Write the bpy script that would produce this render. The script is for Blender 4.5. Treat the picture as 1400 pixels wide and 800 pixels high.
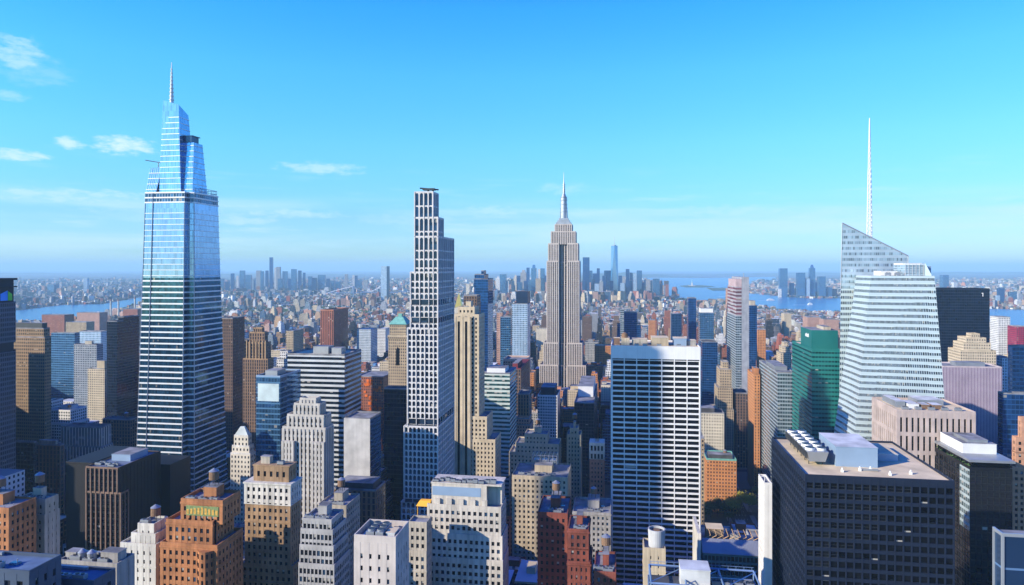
import bpy, math, random
from mathutils import Vector
R = math.radians
random.seed(7)
for o in list(bpy.data.objects): bpy.data.objects.remove(o)
S = bpy.context.scene
COL = S.collection
# ------------------------------------------------------------------ camera, sky, sun, exposure
F, CX, HY, CZ = 945.0, 700.0, 366.0, 260.0          # focal length, image centre, eye-level row of the 1400 x 800 frame, eye height
T = R(8.8)                                           # the street grid is turned this much from the view direction
CT, ST = math.cos(T), math.sin(T)
cam = bpy.data.objects.new('camera', bpy.data.cameras.new('camera')); COL.objects.link(cam)
cam.location = (0, 0, CZ); cam.rotation_euler = (R(90), 0, 0)
cam.data.sensor_width = 36; cam.data.lens = F / 1400 * 36
cam.data.shift_y = -(400 - HY) / 1400
cam.data.clip_start = 1; cam.data.clip_end = 120000
S.camera = cam
SUN_AZ, SUN_EL = R(-116.0), R(22.0)                   # clockwise from the view direction; height
world = bpy.data.worlds.new('World'); S.world = world; world.use_nodes = True
def build_world():
    nt = world.node_tree; N = nt.nodes; L = nt.links
    for n in list(N): N.remove(n)
    out = N.new('ShaderNodeOutputWorld'); bg = N.new('ShaderNodeBackground'); bg.inputs[1].default_value = 0.142
    sky = N.new('ShaderNodeTexSky'); sky.sky_type = 'NISHITA'; sky.sun_disc = False
    sky.sun_elevation = SUN_EL; sky.sun_rotation = SUN_AZ
    sky.altitude = 200; sky.air_density = 1.15; sky.dust_density = 0.35; sky.ozone_density = 2.2
    hs = N.new('ShaderNodeHueSaturation'); hs.inputs['Hue'].default_value = SKY_HUE; hs.inputs['Saturation'].default_value = SKY_SAT; hs.inputs['Value'].default_value = SKY_VAL
    L.new(sky.outputs[0], hs.inputs['Color'])
    tcx = N.new('ShaderNodeTexCoord'); sepx = N.new('ShaderNodeSeparateXYZ'); L.new(tcx.outputs['Generated'], sepx.inputs[0])
    rmp = N.new('ShaderNodeValToRGB'); els = rmp.color_ramp.elements; els[0].position = 0; els[1].position = 1
    els[0].color = (.26, .46, .92, 1); els[1].color = (.018, .14, .86, 1)
    for p_, c_ in SKY_TINT: e_ = els.new(p_); e_.color = (*c_, 1)
    L.new(sepx.outputs[2], rmp.inputs[0])
    tint = N.new('ShaderNodeMix'); tint.data_type = 'RGBA'; tint.blend_type = 'MULTIPLY'; tint.inputs[0].default_value = 1
    dbl = N.new('ShaderNodeVectorMath'); dbl.operation = 'SCALE'; dbl.inputs['Scale'].default_value = 1.7; L.new(rmp.outputs[0], dbl.inputs[0])
    L.new(hs.outputs[0], tint.inputs[6]); L.new(dbl.outputs[0], tint.inputs[7])
    # thin cloud wisps and a few small puffs, on a cloud plane high above
    geo = N.new('ShaderNodeTexCoord'); sep = N.new('ShaderNodeSeparateXYZ'); L.new(geo.outputs['Generated'], sep.inputs[0])
    def math_(op, a, b=None, clamp=False):
        m = N.new('ShaderNodeMath'); m.operation = op; m.use_clamp = clamp
        for i, v in enumerate((a, b)):
            if v is None: continue
            if isinstance(v, (int, float)): m.inputs[i].default_value = v
            else: L.new(v, m.inputs[i])
        return m.outputs[0]
    az = math_('ARCTAN2', sep.outputs[0], sep.outputs[1]); el = math_('ARCSINE', sep.outputs[2])
    def noise(sx, sy, scale, det, ox=0.0, oy=0.0):
        c = N.new('ShaderNodeCombineXYZ'); L.new(math_('ADD', math_('MULTIPLY', az, sx), ox), c.inputs[0]); L.new(math_('ADD', math_('MULTIPLY', el, sy), oy), c.inputs[1])
        n = N.new('ShaderNodeTexNoise'); n.inputs['Scale'].default_value = scale; n.inputs['Detail'].default_value = det; n.inputs['Roughness'].default_value = .6
        L.new(c.outputs[0], n.inputs['Vector']); return n.outputs['Fac']
    def ramp(v, lo, hi):
        m = N.new('ShaderNodeMapRange'); m.interpolation_type = 'SMOOTHSTEP'; m.inputs['From Min'].default_value = lo; m.inputs['From Max'].default_value = hi
        L.new(v, m.inputs['Value']); return m.outputs[0]
    def spot(px, py, rx, ry):                          # soft patch of sky in which a cloud stands (bearing, height)
        a0 = math.atan((px - CX) / F); e0 = math.atan((HY - py) / F * math.cos(a0)); k = F
        dx = math_('DIVIDE', math_('SUBTRACT', az, a0), rx / k); dy = math_('DIVIDE', math_('SUBTRACT', el, e0), ry / k)
        r2 = math_('ADD', math_('MULTIPLY', dx, dx), math_('MULTIPLY', dy, dy))
        return math_('SUBTRACT', 1.0, r2, True)
    fac = None
    puff = noise(1, 2.6, 46, 9)
    for px, py, rx, ry, st in CLOUDS:
        m = math_('MULTIPLY', ramp(math_('ADD', math_('MULTIPLY', spot(px, py, rx * 1.25, ry * 1.3), .55), math_('MULTIPLY', puff, 1.25)), .78, 1.3), st)
        m = math_('MULTIPLY', m, ramp(spot(px, py, rx * 1.25, ry * 1.3), 0, .5))
        fac = m if fac is None else math_('MAXIMUM', fac, m)
    streak = ramp(noise(2.4, 26, 3.2, 5, 3.1, .7), .52, .78)
    low = math_('MULTIPLY', ramp(el, .17, .04), ramp(el, .005, .03))
    cirrus = math_('MULTIPLY', math_('MULTIPLY', streak, low), .55)
    veil = math_('MULTIPLY', math_('MULTIPLY', ramp(noise(1.3, 13, 2.2, 8, 7.3, 2.2), .38, .66), math_('MULTIPLY', ramp(el, .105, .075), ramp(el, .0, .03))), .55)
    fac = math_('MAXIMUM', math_('MAXIMUM', fac, cirrus), veil)
    mix = N.new('ShaderNodeMix'); mix.data_type = 'RGBA'
    L.new(fac, mix.inputs[0]); # the side away from the sun is a little less green
    az_t = N.new('ShaderNodeMapRange'); az_t.inputs['From Min'].default_value = -.4; az_t.inputs['From Max'].default_value = .65; L.new(sepx.outputs[0], az_t.inputs['Value'])
    side = N.new('ShaderNodeMix'); side.data_type = 'RGBA'; side.inputs[6].default_value = (1, 1, 1, 1); side.inputs[7].default_value = SKY_WEST; L.new(az_t.outputs[0], side.inputs[0])
    even = N.new('ShaderNodeMix'); even.data_type = 'RGBA'; even.blend_type = 'MULTIPLY'; even.inputs[0].default_value = 1; L.new(tint.outputs[2], even.inputs[6]); L.new(side.outputs[2], even.inputs[7])
    L.new(even.outputs[2], mix.inputs[6]); mix.inputs[7].default_value = CLOUD_COL
    L.new(mix.outputs[2], bg.inputs[0]); L.new(bg.outputs[0], out.inputs[0])
SKY_HUE, SKY_SAT, SKY_VAL = 0.5, 1.25, 1.0
SKY_WEST = (.86, .78, .92, 1)
SKY_TINT = [(.016, (.27, .48, .88)), (.07, (.25, .44, .74)), (.17, (.29, .61, .72)), (.265, (.265, .70, .80)), (.35, (.17, .68, .92)), (.48, (.05, .28, .95))]
CLOUD_COL = (3.6, 4.9, 5.6, 1)
CLOUDS = [(98, 196, 19, 8, .9), (169, 199, 40, 12, 1.0), (24, 74, 30, 22, .55), (20, 212, 38, 7, .85), (440, 230, 66, 9, .6), (8, 130, 24, 7, .4), (52, 100, 40, 18, .2),
          (672, 289, 56, 10, .45), (100, 268, 110, 10, .6), (395, 291, 70, 8, .55), (335, 302, 50, 7, .5), (770, 258, 44, 9, .3), (330, 282, 50, 6, .5), (560, 300, 90, 10, .3), (1010, 290, 120, 10, .4), (240, 290, 110, 12, .35)]
build_world()
sl = bpy.data.lights.new('sun', 'SUN'); sl.energy = 5.0; sl.angle = R(.53); sl.color = (1.0, .90, .74)
sun = bpy.data.objects.new('sun', sl); COL.objects.link(sun)
sd = Vector((math.sin(SUN_AZ) * math.cos(SUN_EL), math.cos(SUN_AZ) * math.cos(SUN_EL), math.sin(SUN_EL)))
sun.rotation_euler = sd.to_track_quat('Z', 'Y').to_euler(); sun.location = (-500, -300, 900)
S.view_settings.view_transform = 'Standard'; S.view_settings.look = 'None'; S.view_settings.exposure = 0.5; S.view_settings.gamma = 1
S.view_settings.use_curve_mapping = False
S.cycles.use_denoising = True; S.cycles.max_bounces = 5; S.cycles.diffuse_bounces = 1; S.cycles.glossy_bounces = 3; S.cycles.transmission_bounces = 2
S.cycles.volume_bounces = 1; S.cycles.sample_clamp_indirect = 4; S.cycles.caustics_reflective = False; S.cycles.caustics_refractive = False
HAZE_DENSITY = 5.0e-5; HAZE_COL = (.50, .82, 1.0, 1)
# ------------------------------------------------------------------ materials
MATS = {}
def pmat(name, col, rough=.8, metal=0.0, var=.18, vscale=.12, streak=.0, spec=.4, bump=0.0):
    """a plain surface: colour with mottled weathering, optional vertical rain streaks"""
    if name in MATS: return MATS[name]
    m = bpy.data.materials.new(name); m.use_nodes = True; nt = m.node_tree; N = nt.nodes; L = nt.links; b = N['Principled BSDF']
    b.inputs['Roughness'].default_value = rough; b.inputs['Metallic'].default_value = metal; b.inputs['Specular IOR Level'].default_value = spec
    tc = N.new('ShaderNodeTexCoord'); n = N.new('ShaderNodeTexNoise'); n.inputs['Scale'].default_value = vscale; n.inputs['Detail'].default_value = 6
    L.new(tc.outputs['Object'], n.inputs['Vector'])
    mr = N.new('ShaderNodeMapRange'); mr.inputs['To Min'].default_value = 1 - var; mr.inputs['To Max'].default_value = 1 + var; mr.inputs['From Min'].default_value = .3; mr.inputs['From Max'].default_value = .7
    L.new(n.outputs['Fac'], mr.inputs['Value'])
    v = mr.outputs[0]
    if streak:
        mp = N.new('ShaderNodeMapping'); mp.inputs['Scale'].default_value = (.9, .9, .03); L.new(tc.outputs['Object'], mp.inputs[0])
        n2 = N.new('ShaderNodeTexNoise'); n2.inputs['Scale'].default_value = .8; n2.inputs['Detail'].default_value = 4; L.new(mp.outputs[0], n2.inputs['Vector'])
        m2 = N.new('ShaderNodeMapRange'); m2.inputs['To Min'].default_value = 1 - streak; m2.inputs['To Max'].default_value = 1 + streak * .4; m2.inputs['From Min'].default_value = .3; m2.inputs['From Max'].default_value = .7; L.new(n2.outputs['Fac'], m2.inputs['Value'])
        mu = N.new('ShaderNodeMath'); mu.operation = 'MULTIPLY'; L.new(v, mu.inputs[0]); L.new(m2.outputs[0], mu.inputs[1]); v = mu.outputs[0]
    vm = N.new('ShaderNodeVectorMath'); vm.operation = 'SCALE'; vm.inputs[0].default_value = col[:3]; L.new(v, vm.inputs['Scale'])
    L.new(vm.outputs[0], b.inputs['Base Color'])
    MATS[name] = m; return m
def facade(name, wall, glass=(.03, .04, .06), wu=.5, wv=.55, metal=.35, grough=.12, blind=.12, wrough=.85, var=.15, jit=.5, attr=False, spec=.45, wmetal=0.0):
    """a wall with one window per UV cell: every pane has its own tone, some have blinds drawn, panes are smooth and set back"""
    if name in MATS: return MATS[name]
    m = bpy.data.materials.new(name); m.use_nodes = True; nt = m.node_tree; N = nt.nodes; L = nt.links; b = N['Principled BSDF']; b.inputs['Specular IOR Level'].default_value = spec
    def mth(op, a, c=None, clamp=False):
        k = N.new('ShaderNodeMath'); k.operation = op; k.use_clamp = clamp
        for i, v in enumerate((a, c)):
            if v is None: continue
            if isinstance(v, (int, float)): k.inputs[i].default_value = v
            else: L.new(v, k.inputs[i])
        return k.outputs[0]
    uv = N.new('ShaderNodeUVMap'); sp = N.new('ShaderNodeSeparateXYZ'); L.new(uv.outputs[0], sp.inputs[0])
    u, v = sp.outputs[0], sp.outputs[1]
    fu, fv = mth('FRACT', u), mth('FRACT', v)
    mask = mth('MULTIPLY', mth('LESS_THAN', mth('ABSOLUTE', mth('SUBTRACT', fu, .5)), wu / 2), mth('LESS_THAN', mth('ABSOLUTE', mth('SUBTRACT', fv, .45)), wv / 2))
    c = N.new('ShaderNodeCombineXYZ'); L.new(mth('FLOOR', u), c.inputs[0]); L.new(mth('FLOOR', v), c.inputs[1])
    oi = N.new('ShaderNodeObjectInfo'); L.new(mth('MULTIPLY', oi.outputs['Random'], 50), c.inputs[2])
    wn = N.new('ShaderNodeTexWhiteNoise'); wn.noise_dimensions = '3D'; L.new(c.outputs[0], wn.inputs['Vector'])
    sc = N.new('ShaderNodeSeparateColor'); L.new(wn.outputs['Color'], sc.inputs[0])
    k = N.new('ShaderNodeMapRange'); k.inputs['To Min'].default_value = 1 - jit; k.inputs['To Max'].default_value = 1 + jit; L.new(sc.outputs[0], k.inputs['Value'])
    g = N.new('ShaderNodeVectorMath'); g.operation = 'SCALE'; g.inputs[0].default_value = glass[:3]; L.new(k.outputs[0], g.inputs['Scale'])
    drawn = mth('MULTIPLY', mth('LESS_THAN', sc.outputs[1], blind), mth('GREATER_THAN', fv, mth('ADD', mth('MULTIPLY', sc.outputs[2], .5), .3)))
    gm = N.new('ShaderNodeMix'); gm.data_type = 'RGBA'; L.new(drawn, gm.inputs[0]); L.new(g.outputs[0], gm.inputs[6]); gm.inputs[7].default_value = (.34, .32, .28, 1)
    tc = N.new('ShaderNodeTexCoord'); n = N.new('ShaderNodeTexNoise'); n.inputs['Scale'].default_value = .07; n.inputs['Detail'].default_value = 6; L.new(tc.outputs['Object'], n.inputs['Vector'])
    mr = N.new('ShaderNodeMapRange'); mr.inputs['To Min'].default_value = 1 - var; mr.inputs['To Max'].default_value = 1 + var; mr.inputs['From Min'].default_value = .3; mr.inputs['From Max'].default_value = .7; L.new(n.outputs['Fac'], mr.inputs['Value'])
    w = N.new('ShaderNodeVectorMath'); w.operation = 'SCALE'; L.new(mr.outputs[0], w.inputs['Scale'])
    if attr:
        at = N.new('ShaderNodeAttribute'); at.attribute_name = 'tint'; L.new(at.outputs['Color'], w.inputs[0])
    else: w.inputs[0].default_value = wall[:3]
    mx = N.new('ShaderNodeMix'); mx.data_type = 'RGBA'; L.new(mask, mx.inputs[0]); L.new(w.outputs[0], mx.inputs[6]); L.new(gm.outputs[2], mx.inputs[7])
    L.new(mx.outputs[2], b.inputs['Base Color'])
    open_ = mth('MULTIPLY', mask, mth('SUBTRACT', 1.0, drawn))
    L.new(mth('ADD', mth('MULTIPLY', open_, metal - wmetal), wmetal), b.inputs['Metallic'])
    L.new(mth('ADD', mth('MULTIPLY', mask, grough - wrough), wrough), b.inputs['Roughness'])
    MATS[name] = m; return m
def glassmat(name, col, metal=.5, rough=.06):
    return pmat(name, col, rough, metal, .25, .05)
# stone, brick, metal, roofing
limestone = pmat('limestone', (.46, .40, .31), streak=.32, var=.22, vscale=.07); whitestone = pmat('white_stone', (.62, .58, .50), streak=.32, var=.22, vscale=.07)
beigestone = pmat('beige_stone', (.52, .42, .28), streak=.32, var=.22, vscale=.07); greystone = pmat('grey_stone', (.36, .34, .31), streak=.32, var=.22, vscale=.07)
tanbrick = pmat('tan_brick', (.38, .24, .13), var=.3, vscale=.12, streak=.32); orangebrick = pmat('orange_brick', (.44, .18, .07), var=.3, vscale=.12, streak=.32)
redbrick = pmat('red_brick', (.24, .065, .04), var=.3, vscale=.12, streak=.3); brownstone = pmat('brown_stone', (.20, .12, .075), streak=.15)
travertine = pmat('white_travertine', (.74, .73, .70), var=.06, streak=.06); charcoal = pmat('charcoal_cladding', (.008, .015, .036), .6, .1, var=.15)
whitepaint = pmat('white_paint', (.72, .72, .70), .6, var=.08); greymetal = pmat('grey_metal', (.34, .36, .38), .45, .5, var=.12); bluegrey = pmat('blue_grey_cladding', (.26, .36, .48), .5, .1, var=.08)
darkmetal = pmat('dark_metal', (.06, .065, .07), .45, .5, var=.12); gold = pmat('gilded_roof', (.85, .55, .10), .3, .8, var=.1); copper = pmat('green_copper', (.16, .40, .33), .6, var=.2, vscale=.3)
roofgrey = pmat('grey_roofing', (.22, .22, .23), .95, var=.5, vscale=.12); roofdark = pmat('dark_roofing', (.07, .07, .075), .9, var=.5, vscale=.12)
rooftan = pmat('tan_gravel_roof', (.70, .55, .34), .95, var=.2, vscale=.12); roofwhite = pmat('pale_roofing', (.55, .55, .53), .9, var=.35, vscale=.12)
tankwood = pmat('tank_wood', (.20, .12, .07), .9, var=.25, vscale=1.5); orangenet = pmat('orange_netting', (.75, .16, .02), .8, var=.2, vscale=.5)
mullion = pmat('silver_mullion', (.42, .45, .48), .4, .5, var=.08); whitemullion = pmat('pale_spandrel', (.62, .66, .68), .35, .3, var=.06)
darkpane = glassmat('dark_pane', (.02, .024, .03), .3); bluepane = glassmat('blue_pane', (.09, .20, .34), .7); tealpane = glassmat('teal_pane', (.03, .14, .15), .5)
deeppane = glassmat('deep_pane', (.012, .014, .018), .15); blindpane = pmat('drawn_blind', (.36, .34, .29), .7, var=.1)
core_dark = facade('core_dark', (.02, .02, .025), (.022, .026, .034), wu=1.1, wv=1.1, metal=.3, jit=.7, blind=.14)
core_black = facade('core_black', (.005, .005, .006), (.005, .006, .009), wu=1.1, wv=1.1, metal=.0, jit=.6, blind=.03, spec=.15)
core_blue = facade('core_blue', (.05, .10, .16), (.06, .13, .22), wu=1.1, wv=1.1, metal=.6, jit=.5, blind=.06, grough=.07)
core_teal = facade('core_teal', (.03, .10, .11), (.025, .085, .095), wu=1.1, wv=1.1, metal=.5, jit=.5, blind=.08, grough=.08)
# ------------------------------------------------------------------ mesh building
class MB:
    def __init__(s): s.v = []; s.f = []; s.m = []; s.uv = []; s.t = []; s.tint = None; s.smooth = []
    def face(s, pts, mat=0, uv=None, sm=False):
        n = len(s.v); s.v.extend([tuple(p) for p in pts]); s.f.append(list(range(n, n + len(pts)))); s.m.append(mat)
        s.uv.append(uv or [(0.0, -.98)] * len(pts)); s.t.append(s.tint); s.smooth.append(sm)
    def box(s, x0, x1, y0, y1, z0, z1, mat=0, top=None, bottom=True):
        a = [(x0, y0), (x1, y0), (x1, y1), (x0, y1)]
        s.prism(a, z0, z1, mw=mat, mt=mat if top is None else top, bottom=bottom)
    def prism(s, poly, z0, z1, poly1=None, bay=None, flr=3.6, mw=0, mt=1, cap=True, bottom=False, sm=False):
        q = poly1 or poly; n = len(poly)
        z1s = z1 if isinstance(z1, (list, tuple)) else [z1] * n
        zt = max(z1s); acc = 0
        for i in range(n):
            j = (i + 1) % n; a, b, c, d = poly[i], poly[j], q[j], q[i]
            L = math.hypot(b[0] - a[0], b[1] - a[1]); uvs = None
            if bay:
                k = max(1, round(L / bay)); v0 = (z0 - zt) / flr
                uvs = [(acc, v0), (acc + k, v0), (acc + k, (z1s[j] - zt) / flr), (acc, (z1s[i] - zt) / flr)]; acc += k
            s.face([(a[0], a[1], z0), (b[0], b[1], z0), (c[0], c[1], z1s[j]), (d[0], d[1], z1s[i])], mw, uvs, sm)
        if cap: s.face([(q[i][0], q[i][1], z1s[i]) for i in range(n)], mt)
        if bottom: s.face([(p[0], p[1], z0) for p in reversed(poly)], mw)
    def cyl(s, x, y, z0, z1, r, r1=None, n=14, mat=0, top=None, sm=True):
        r1 = r if r1 is None else r1
        a = [(x + r * math.cos(2 * math.pi * i / n), y + r * math.sin(2 * math.pi * i / n)) for i in range(n)]
        b = [(x + r1 * math.cos(2 * math.pi * i / n), y + r1 * math.sin(2 * math.pi * i / n)) for i in range(n)]
        s.prism(a, z0, z1, b, mw=mat, mt=mat if top is None else top, bottom=True, sm=sm)
    def bar(s, p, q, r, mat=0, n=4):
        p, q = Vector(p), Vector(q); d = (q - p).normalized(); u = d.orthogonal().normalized(); w = d.cross(u)
        ring = lambda c: [c + (u * math.cos(2 * math.pi * (i + .5) / n) + w * math.sin(2 * math.pi * (i + .5) / n)) * r for i in range(n)]
        a, b = ring(p), ring(q)
        for i in range(n):
            j = (i + 1) % n; s.face([a[i], a[j], b[j], b[i]], mat)
        s.face(list(reversed(a)), mat); s.face(b, mat)
    def mesh(s, name, mats):
        me = bpy.data.meshes.new(name); me.from_pydata(s.v, [], s.f)
        for m in (mats if isinstance(mats, (list, tuple)) else [mats]): me.materials.append(m)
        me.polygons.foreach_set('material_index', s.m); me.polygons.foreach_set('use_smooth', s.smooth)
        l = me.uv_layers.new(name='UVMap'); l.data.foreach_set('uv', [c for f in s.uv for p in f for c in p])
        if any(t is not None for t in s.t):
            at = me.attributes.new('tint', 'FLOAT_COLOR', 'FACE'); at.data.foreach_set('color', [c for t in s.t for c in (*(t or (.3, .3, .3)), 1)])
        me.update(); return me
    def build(s, name, mats, parent=None, loc=None, kind=None):
        o = bpy.data.objects.new(name, s.mesh(name, mats)); COL.objects.link(o)
        if parent: o.parent = parent
        if loc: o.location = loc
        if kind: o['kind'] = kind
        return o
def rect(x0, x1, y0, y1): return [(x0, y0), (x1, y0), (x1, y1), (x0, y1)]
def tag(o, label, cat, group=None, kind=None):
    if label: o['label'] = label
    if cat: o['category'] = cat
    if group: o['group'] = group
    if kind: o['kind'] = kind
    return o
def thing(name, label, cat, loc, rz=-T, group=None):
    o = bpy.data.objects.new(name, None); o.empty_display_size = 1; COL.objects.link(o); o.location = loc; o.rotation_euler = (0, 0, rz)
    return tag(o, label, cat, group)
def Zp(py, Y): return CZ - (py - HY) * Y / F                       # height seen at row py at distance Y
def XY(px, Y): return ((px - CX) / F * Y, Y)
def togrid(X, Y): return (X * CT - Y * ST, X * ST + Y * CT)        # world -> along / across the street grid
def fromgrid(r, f): return (r * CT + f * ST, -r * ST + f * CT)
FOOT = []      # footprints already taken, in grid metres
SEEN = []      # (first column, last column, lowest visible row, distance) of the buildings already placed
def plan(pl, pc, pr, Y):
    """size and place of a grid-aligned block from the three upright edges one sees of it; side W shows its west face, E its east face"""
    X = (pc - CX) / F * Y; kl, kr = (pl - CX) / F, (pr - CX) / F
    if pc <= 846:
        w = (X - kl * Y) / (CT + kl * ST); d = (kr * Y - X) / (ST - kr * CT); side = 'W'; ox, oy = X - w * CT, Y + w * ST
    else:
        w = (kr * Y - X) / (CT + kr * ST); d = (X - kl * Y) / (kl * CT - ST); side = 'E'; ox, oy = X, Y
    return ox, oy, w, d, side
def claim(ox, oy, w, d, pl, pr, yb, Y, pad=4):
    r, f = togrid(ox, oy); FOOT.append((r - pad, r + w + pad, f - pad, f + d + pad)); SEEN.append((pl, pr, yb, Y))
# ------------------------------------------------------------------ the setting: land, water, streets, parks, hills, haze
ground_mat = pmat('city_ground', (.10, .10, .10), .95, var=.3, vscale=.01)
def land_material():
    m = bpy.data.materials.new('land'); m.use_nodes = True; nt = m.node_tree; N = nt.nodes; L = nt.links; b = N['Principled BSDF']; b.inputs['Roughness'].default_value = .95
    tc = N.new('ShaderNodeTexCoord'); n = N.new('ShaderNodeTexNoise'); n.inputs['Scale'].default_value = .004; n.inputs['Detail'].default_value = 8; L.new(tc.outputs['Object'], n.inputs[0])
    cr = N.new('ShaderNodeValToRGB'); e = cr.color_ramp.elements
    e[0].position = .38; e[0].color = (.05, .085, .03, 1); e[1].position = .62; e[1].color = (.16, .14, .13, 1)
    x = e.new(.5); x.color = (.09, .09, .085, 1)
    L.new(n.outputs['Fac'], cr.inputs[0]); L.new(cr.outputs[0], b.inputs['Base Color']); return m
def water_material():
    m = bpy.data.materials.new('water'); m.use_nodes = True; nt = m.node_tree; N = nt.nodes; L = nt.links; b = N['Principled BSDF']
    b.inputs['Base Color'].default_value = (.03, .16, .34, 1); b.inputs['Roughness'].default_value = .25; b.inputs['IOR'].default_value = 1.33
    tc = N.new('ShaderNodeTexCoord'); mp = N.new('ShaderNodeMapping'); mp.inputs['Scale'].default_value = (.02, .05, .05); L.new(tc.outputs['Object'], mp.inputs[0])
    n = N.new('ShaderNodeTexNoise'); n.inputs['Scale'].default_value = 1; n.inputs['Detail'].default_value = 5; L.new(mp.outputs[0], n.inputs[0])
    bp = N.new('ShaderNodeBump'); bp.inputs['Strength'].default_value = .5; bp.inputs['Distance'].default_value = 2.5; L.new(n.outputs['Fac'], bp.inputs['Height']); L.new(bp.outputs[0], b.inputs['Normal'])
    return m
def ground_xy(px, py): Y = CZ * F / (py - HY); return ((px - CX) / F * Y, Y)
mb = MB(); mb.face([(-60000, -2000, 0), (60000, -2000, 0), (60000, 52000, 0), (-60000, 52000, 0)])
g = mb.build('land', land_material()); tag(g, 'city land reaching to the horizon', None, kind='structure')
WATER_PX = [
    [(-160, 428), (25, 424.5), (87, 417), (140, 416), (170, 410.5), (192, 406.5), (245, 403), (300, 402), (300, 406), (245, 408), (205, 412), (190, 415), (172, 420), (140, 427), (108, 434), (70, 438), (25, 442), (-160, 452)],
    [(880, 380), (915, 379.8), (960, 380.3), (1010, 379.4), (1060, 378.6), (1062, 383), (1030, 384), (1024, 390), (1010, 400), (1059, 404.5), (1106, 408.3), (1145, 408), (1200, 412), (1353, 422), (1410, 424), (1500, 432), (1500, 455), (1365, 446), (1352, 443), (1200, 430), (1145, 426.5), (1115, 428), (1035, 419), (988, 411), (963, 413), (918, 406), (900, 392)],
]
wm = water_material()
for k, (poly, nm) in enumerate(zip(WATER_PX, ('river', 'harbour'))):
    mb = MB(); pts = [(*ground_xy(*p), .4) for p in poly]
    if sum(pts[i][0] * pts[(i + 1) % len(pts)][1] - pts[(i + 1) % len(pts)][0] * pts[i][1] for i in range(len(pts))) < 0: pts.reverse()
    mb.face(pts); o = mb.build(nm, wm); tag(o, ('blue river at the far east side', 'blue harbour with low islands beyond the towers')[k], None, kind='structure')
def in_water(px, py):
    for poly in WATER_PX:
        c = False; n = len(poly)
        for i in range(n):
            (x0, y0), (x1, y1) = poly[i], poly[(i + 1) % n]
            if (y0 > py) != (y1 > py) and px < (x1 - x0) * (py - y0) / (y1 - y0) + x0: c = not c
        if c: return True
    return False
island_mat = pmat('island_green', (.07, .11, .05), .95, var=.4, vscale=.01)
for nm, poly in (('island', [(929, 391.2), (940, 390.4), (962, 390.6), (977, 392.2), (960, 393.2), (938, 393)]), ('island', [(966, 394.2), (992, 394), (1000, 397), (975, 397.5)]), ('island', [(1022, 399), (1040, 397.6), (1060, 398.2), (1060, 400.2), (1035, 400.6)])):
    mb = MB(); p = [ground_xy(*q) for q in poly]
    if sum(p[i][0] * p[(i + 1) % len(p)][1] - p[(i + 1) % len(p)][0] * p[i][1] for i in range(len(p))) < 0: p.reverse()
    mb.prism(p, .2, 5, mt=0); o = mb.build(nm, island_mat); tag(o, 'low green island in the harbour', None, kind='structure')
# hills on the horizon
mb = MB(); rnd = random.Random(3)
for (xa, xb, Y, h) in ((-14000, -3000, 24000, 60), (-3500, 1200, 26000, 50), (800, 5200, 19500, 135), (4200, 9500, 24000, 70), (8500, 22000, 27000, 120), (-24000, -13000, 27000, 80)):
    n = 60; pts = []
    for i in range(n + 1):
        t = i / n; e = math.sin(math.pi * t) ** .5 if 0 < t < 1 else 0
        pts.append((xa + (xb - xa) * t, h * e * (.6 + .25 * math.sin(t * 9 + h) + .15 * math.sin(t * 31 + h) + rnd.uniform(-.04, .04))))
    for i in range(n):
        (xA, hA), (xB, hB) = pts[i], pts[i + 1]
        mb.face([(xA, Y - 900, 0), (xB, Y - 900, 0), (xB, Y, hB), (xA, Y, hA)]); mb.face([(xA, Y, hA), (xB, Y, hB), (xB, Y + 1200, 0), (xA, Y + 1200, 0)])
o = mb.build('hills', island_mat); tag(o, 'low hills along the horizon', None, kind='structure')
# haze
def build_haze():
    m = bpy.data.materials.new('haze'); m.use_nodes = True; nt = m.node_tree
    for n in list(nt.nodes): nt.nodes.remove(n)
    out = nt.nodes.new('ShaderNodeOutputMaterial'); v = nt.nodes.new('ShaderNodeVolumePrincipled')
    v.inputs['Color'].default_value = HAZE_COL; v.inputs['Density'].default_value = HAZE_DENSITY; v.inputs['Anisotropy'].default_value = 0.0
    nt.links.new(v.outputs[0], out.inputs['Volume'])
    mb = MB(); mb.box(-61000, 61000, -3000, 53000, -1, 480); o = mb.build('haze', m); tag(o, 'pale blue air over the city', None, kind='stuff')
build_haze()
# streets: avenues run away from the viewer, cross streets run across
asphalt = pmat('asphalt', (.05, .05, .055), .9, var=.2, vscale=.05); linepaint = pmat('lane_paint', (.7, .7, .66), .7); pave = pmat('pavement', (.22, .22, .21), .9, var=.2, vscale=.1)
AVES = [-1180, -960, -750, -600, -455, -310, -180, 125, 400, 680, 950, 1220, 1490]
def strip(m, r0, r1, f0, f1, z):
    m.face([(*fromgrid(r0, f0), z), (*fromgrid(r1, f0), z), (*fromgrid(r1, f1), z), (*fromgrid(r0, f1), z)])
mr, mp, ml = MB(), MB(), MB()
for r in AVES:
    strip(mp, r - 15, r + 15, 100, 4300, .05); strip(mr, r - 10, r + 10, 100, 4300, .06)
    for q in (-6, -3, 0, 3, 6):
        for f in range(560, 1500, 12): strip(ml, r + q - .08, r + q + .08, f, f + 4, .07)
for f in range(40, 4300, 80):
    strip(mr, -1300, 1500, f - 5, f + 5, .056)
tag(mp.build('pavement', pave), 'pavement along the avenues', None, kind='structure')
tag(mr.build('road', asphalt), 'asphalt avenues and cross streets between the blocks', None, kind='structure')
tag(ml.build('lane_marking', linepaint), 'white dashed lane lines on the avenues', None, kind='structure')
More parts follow.
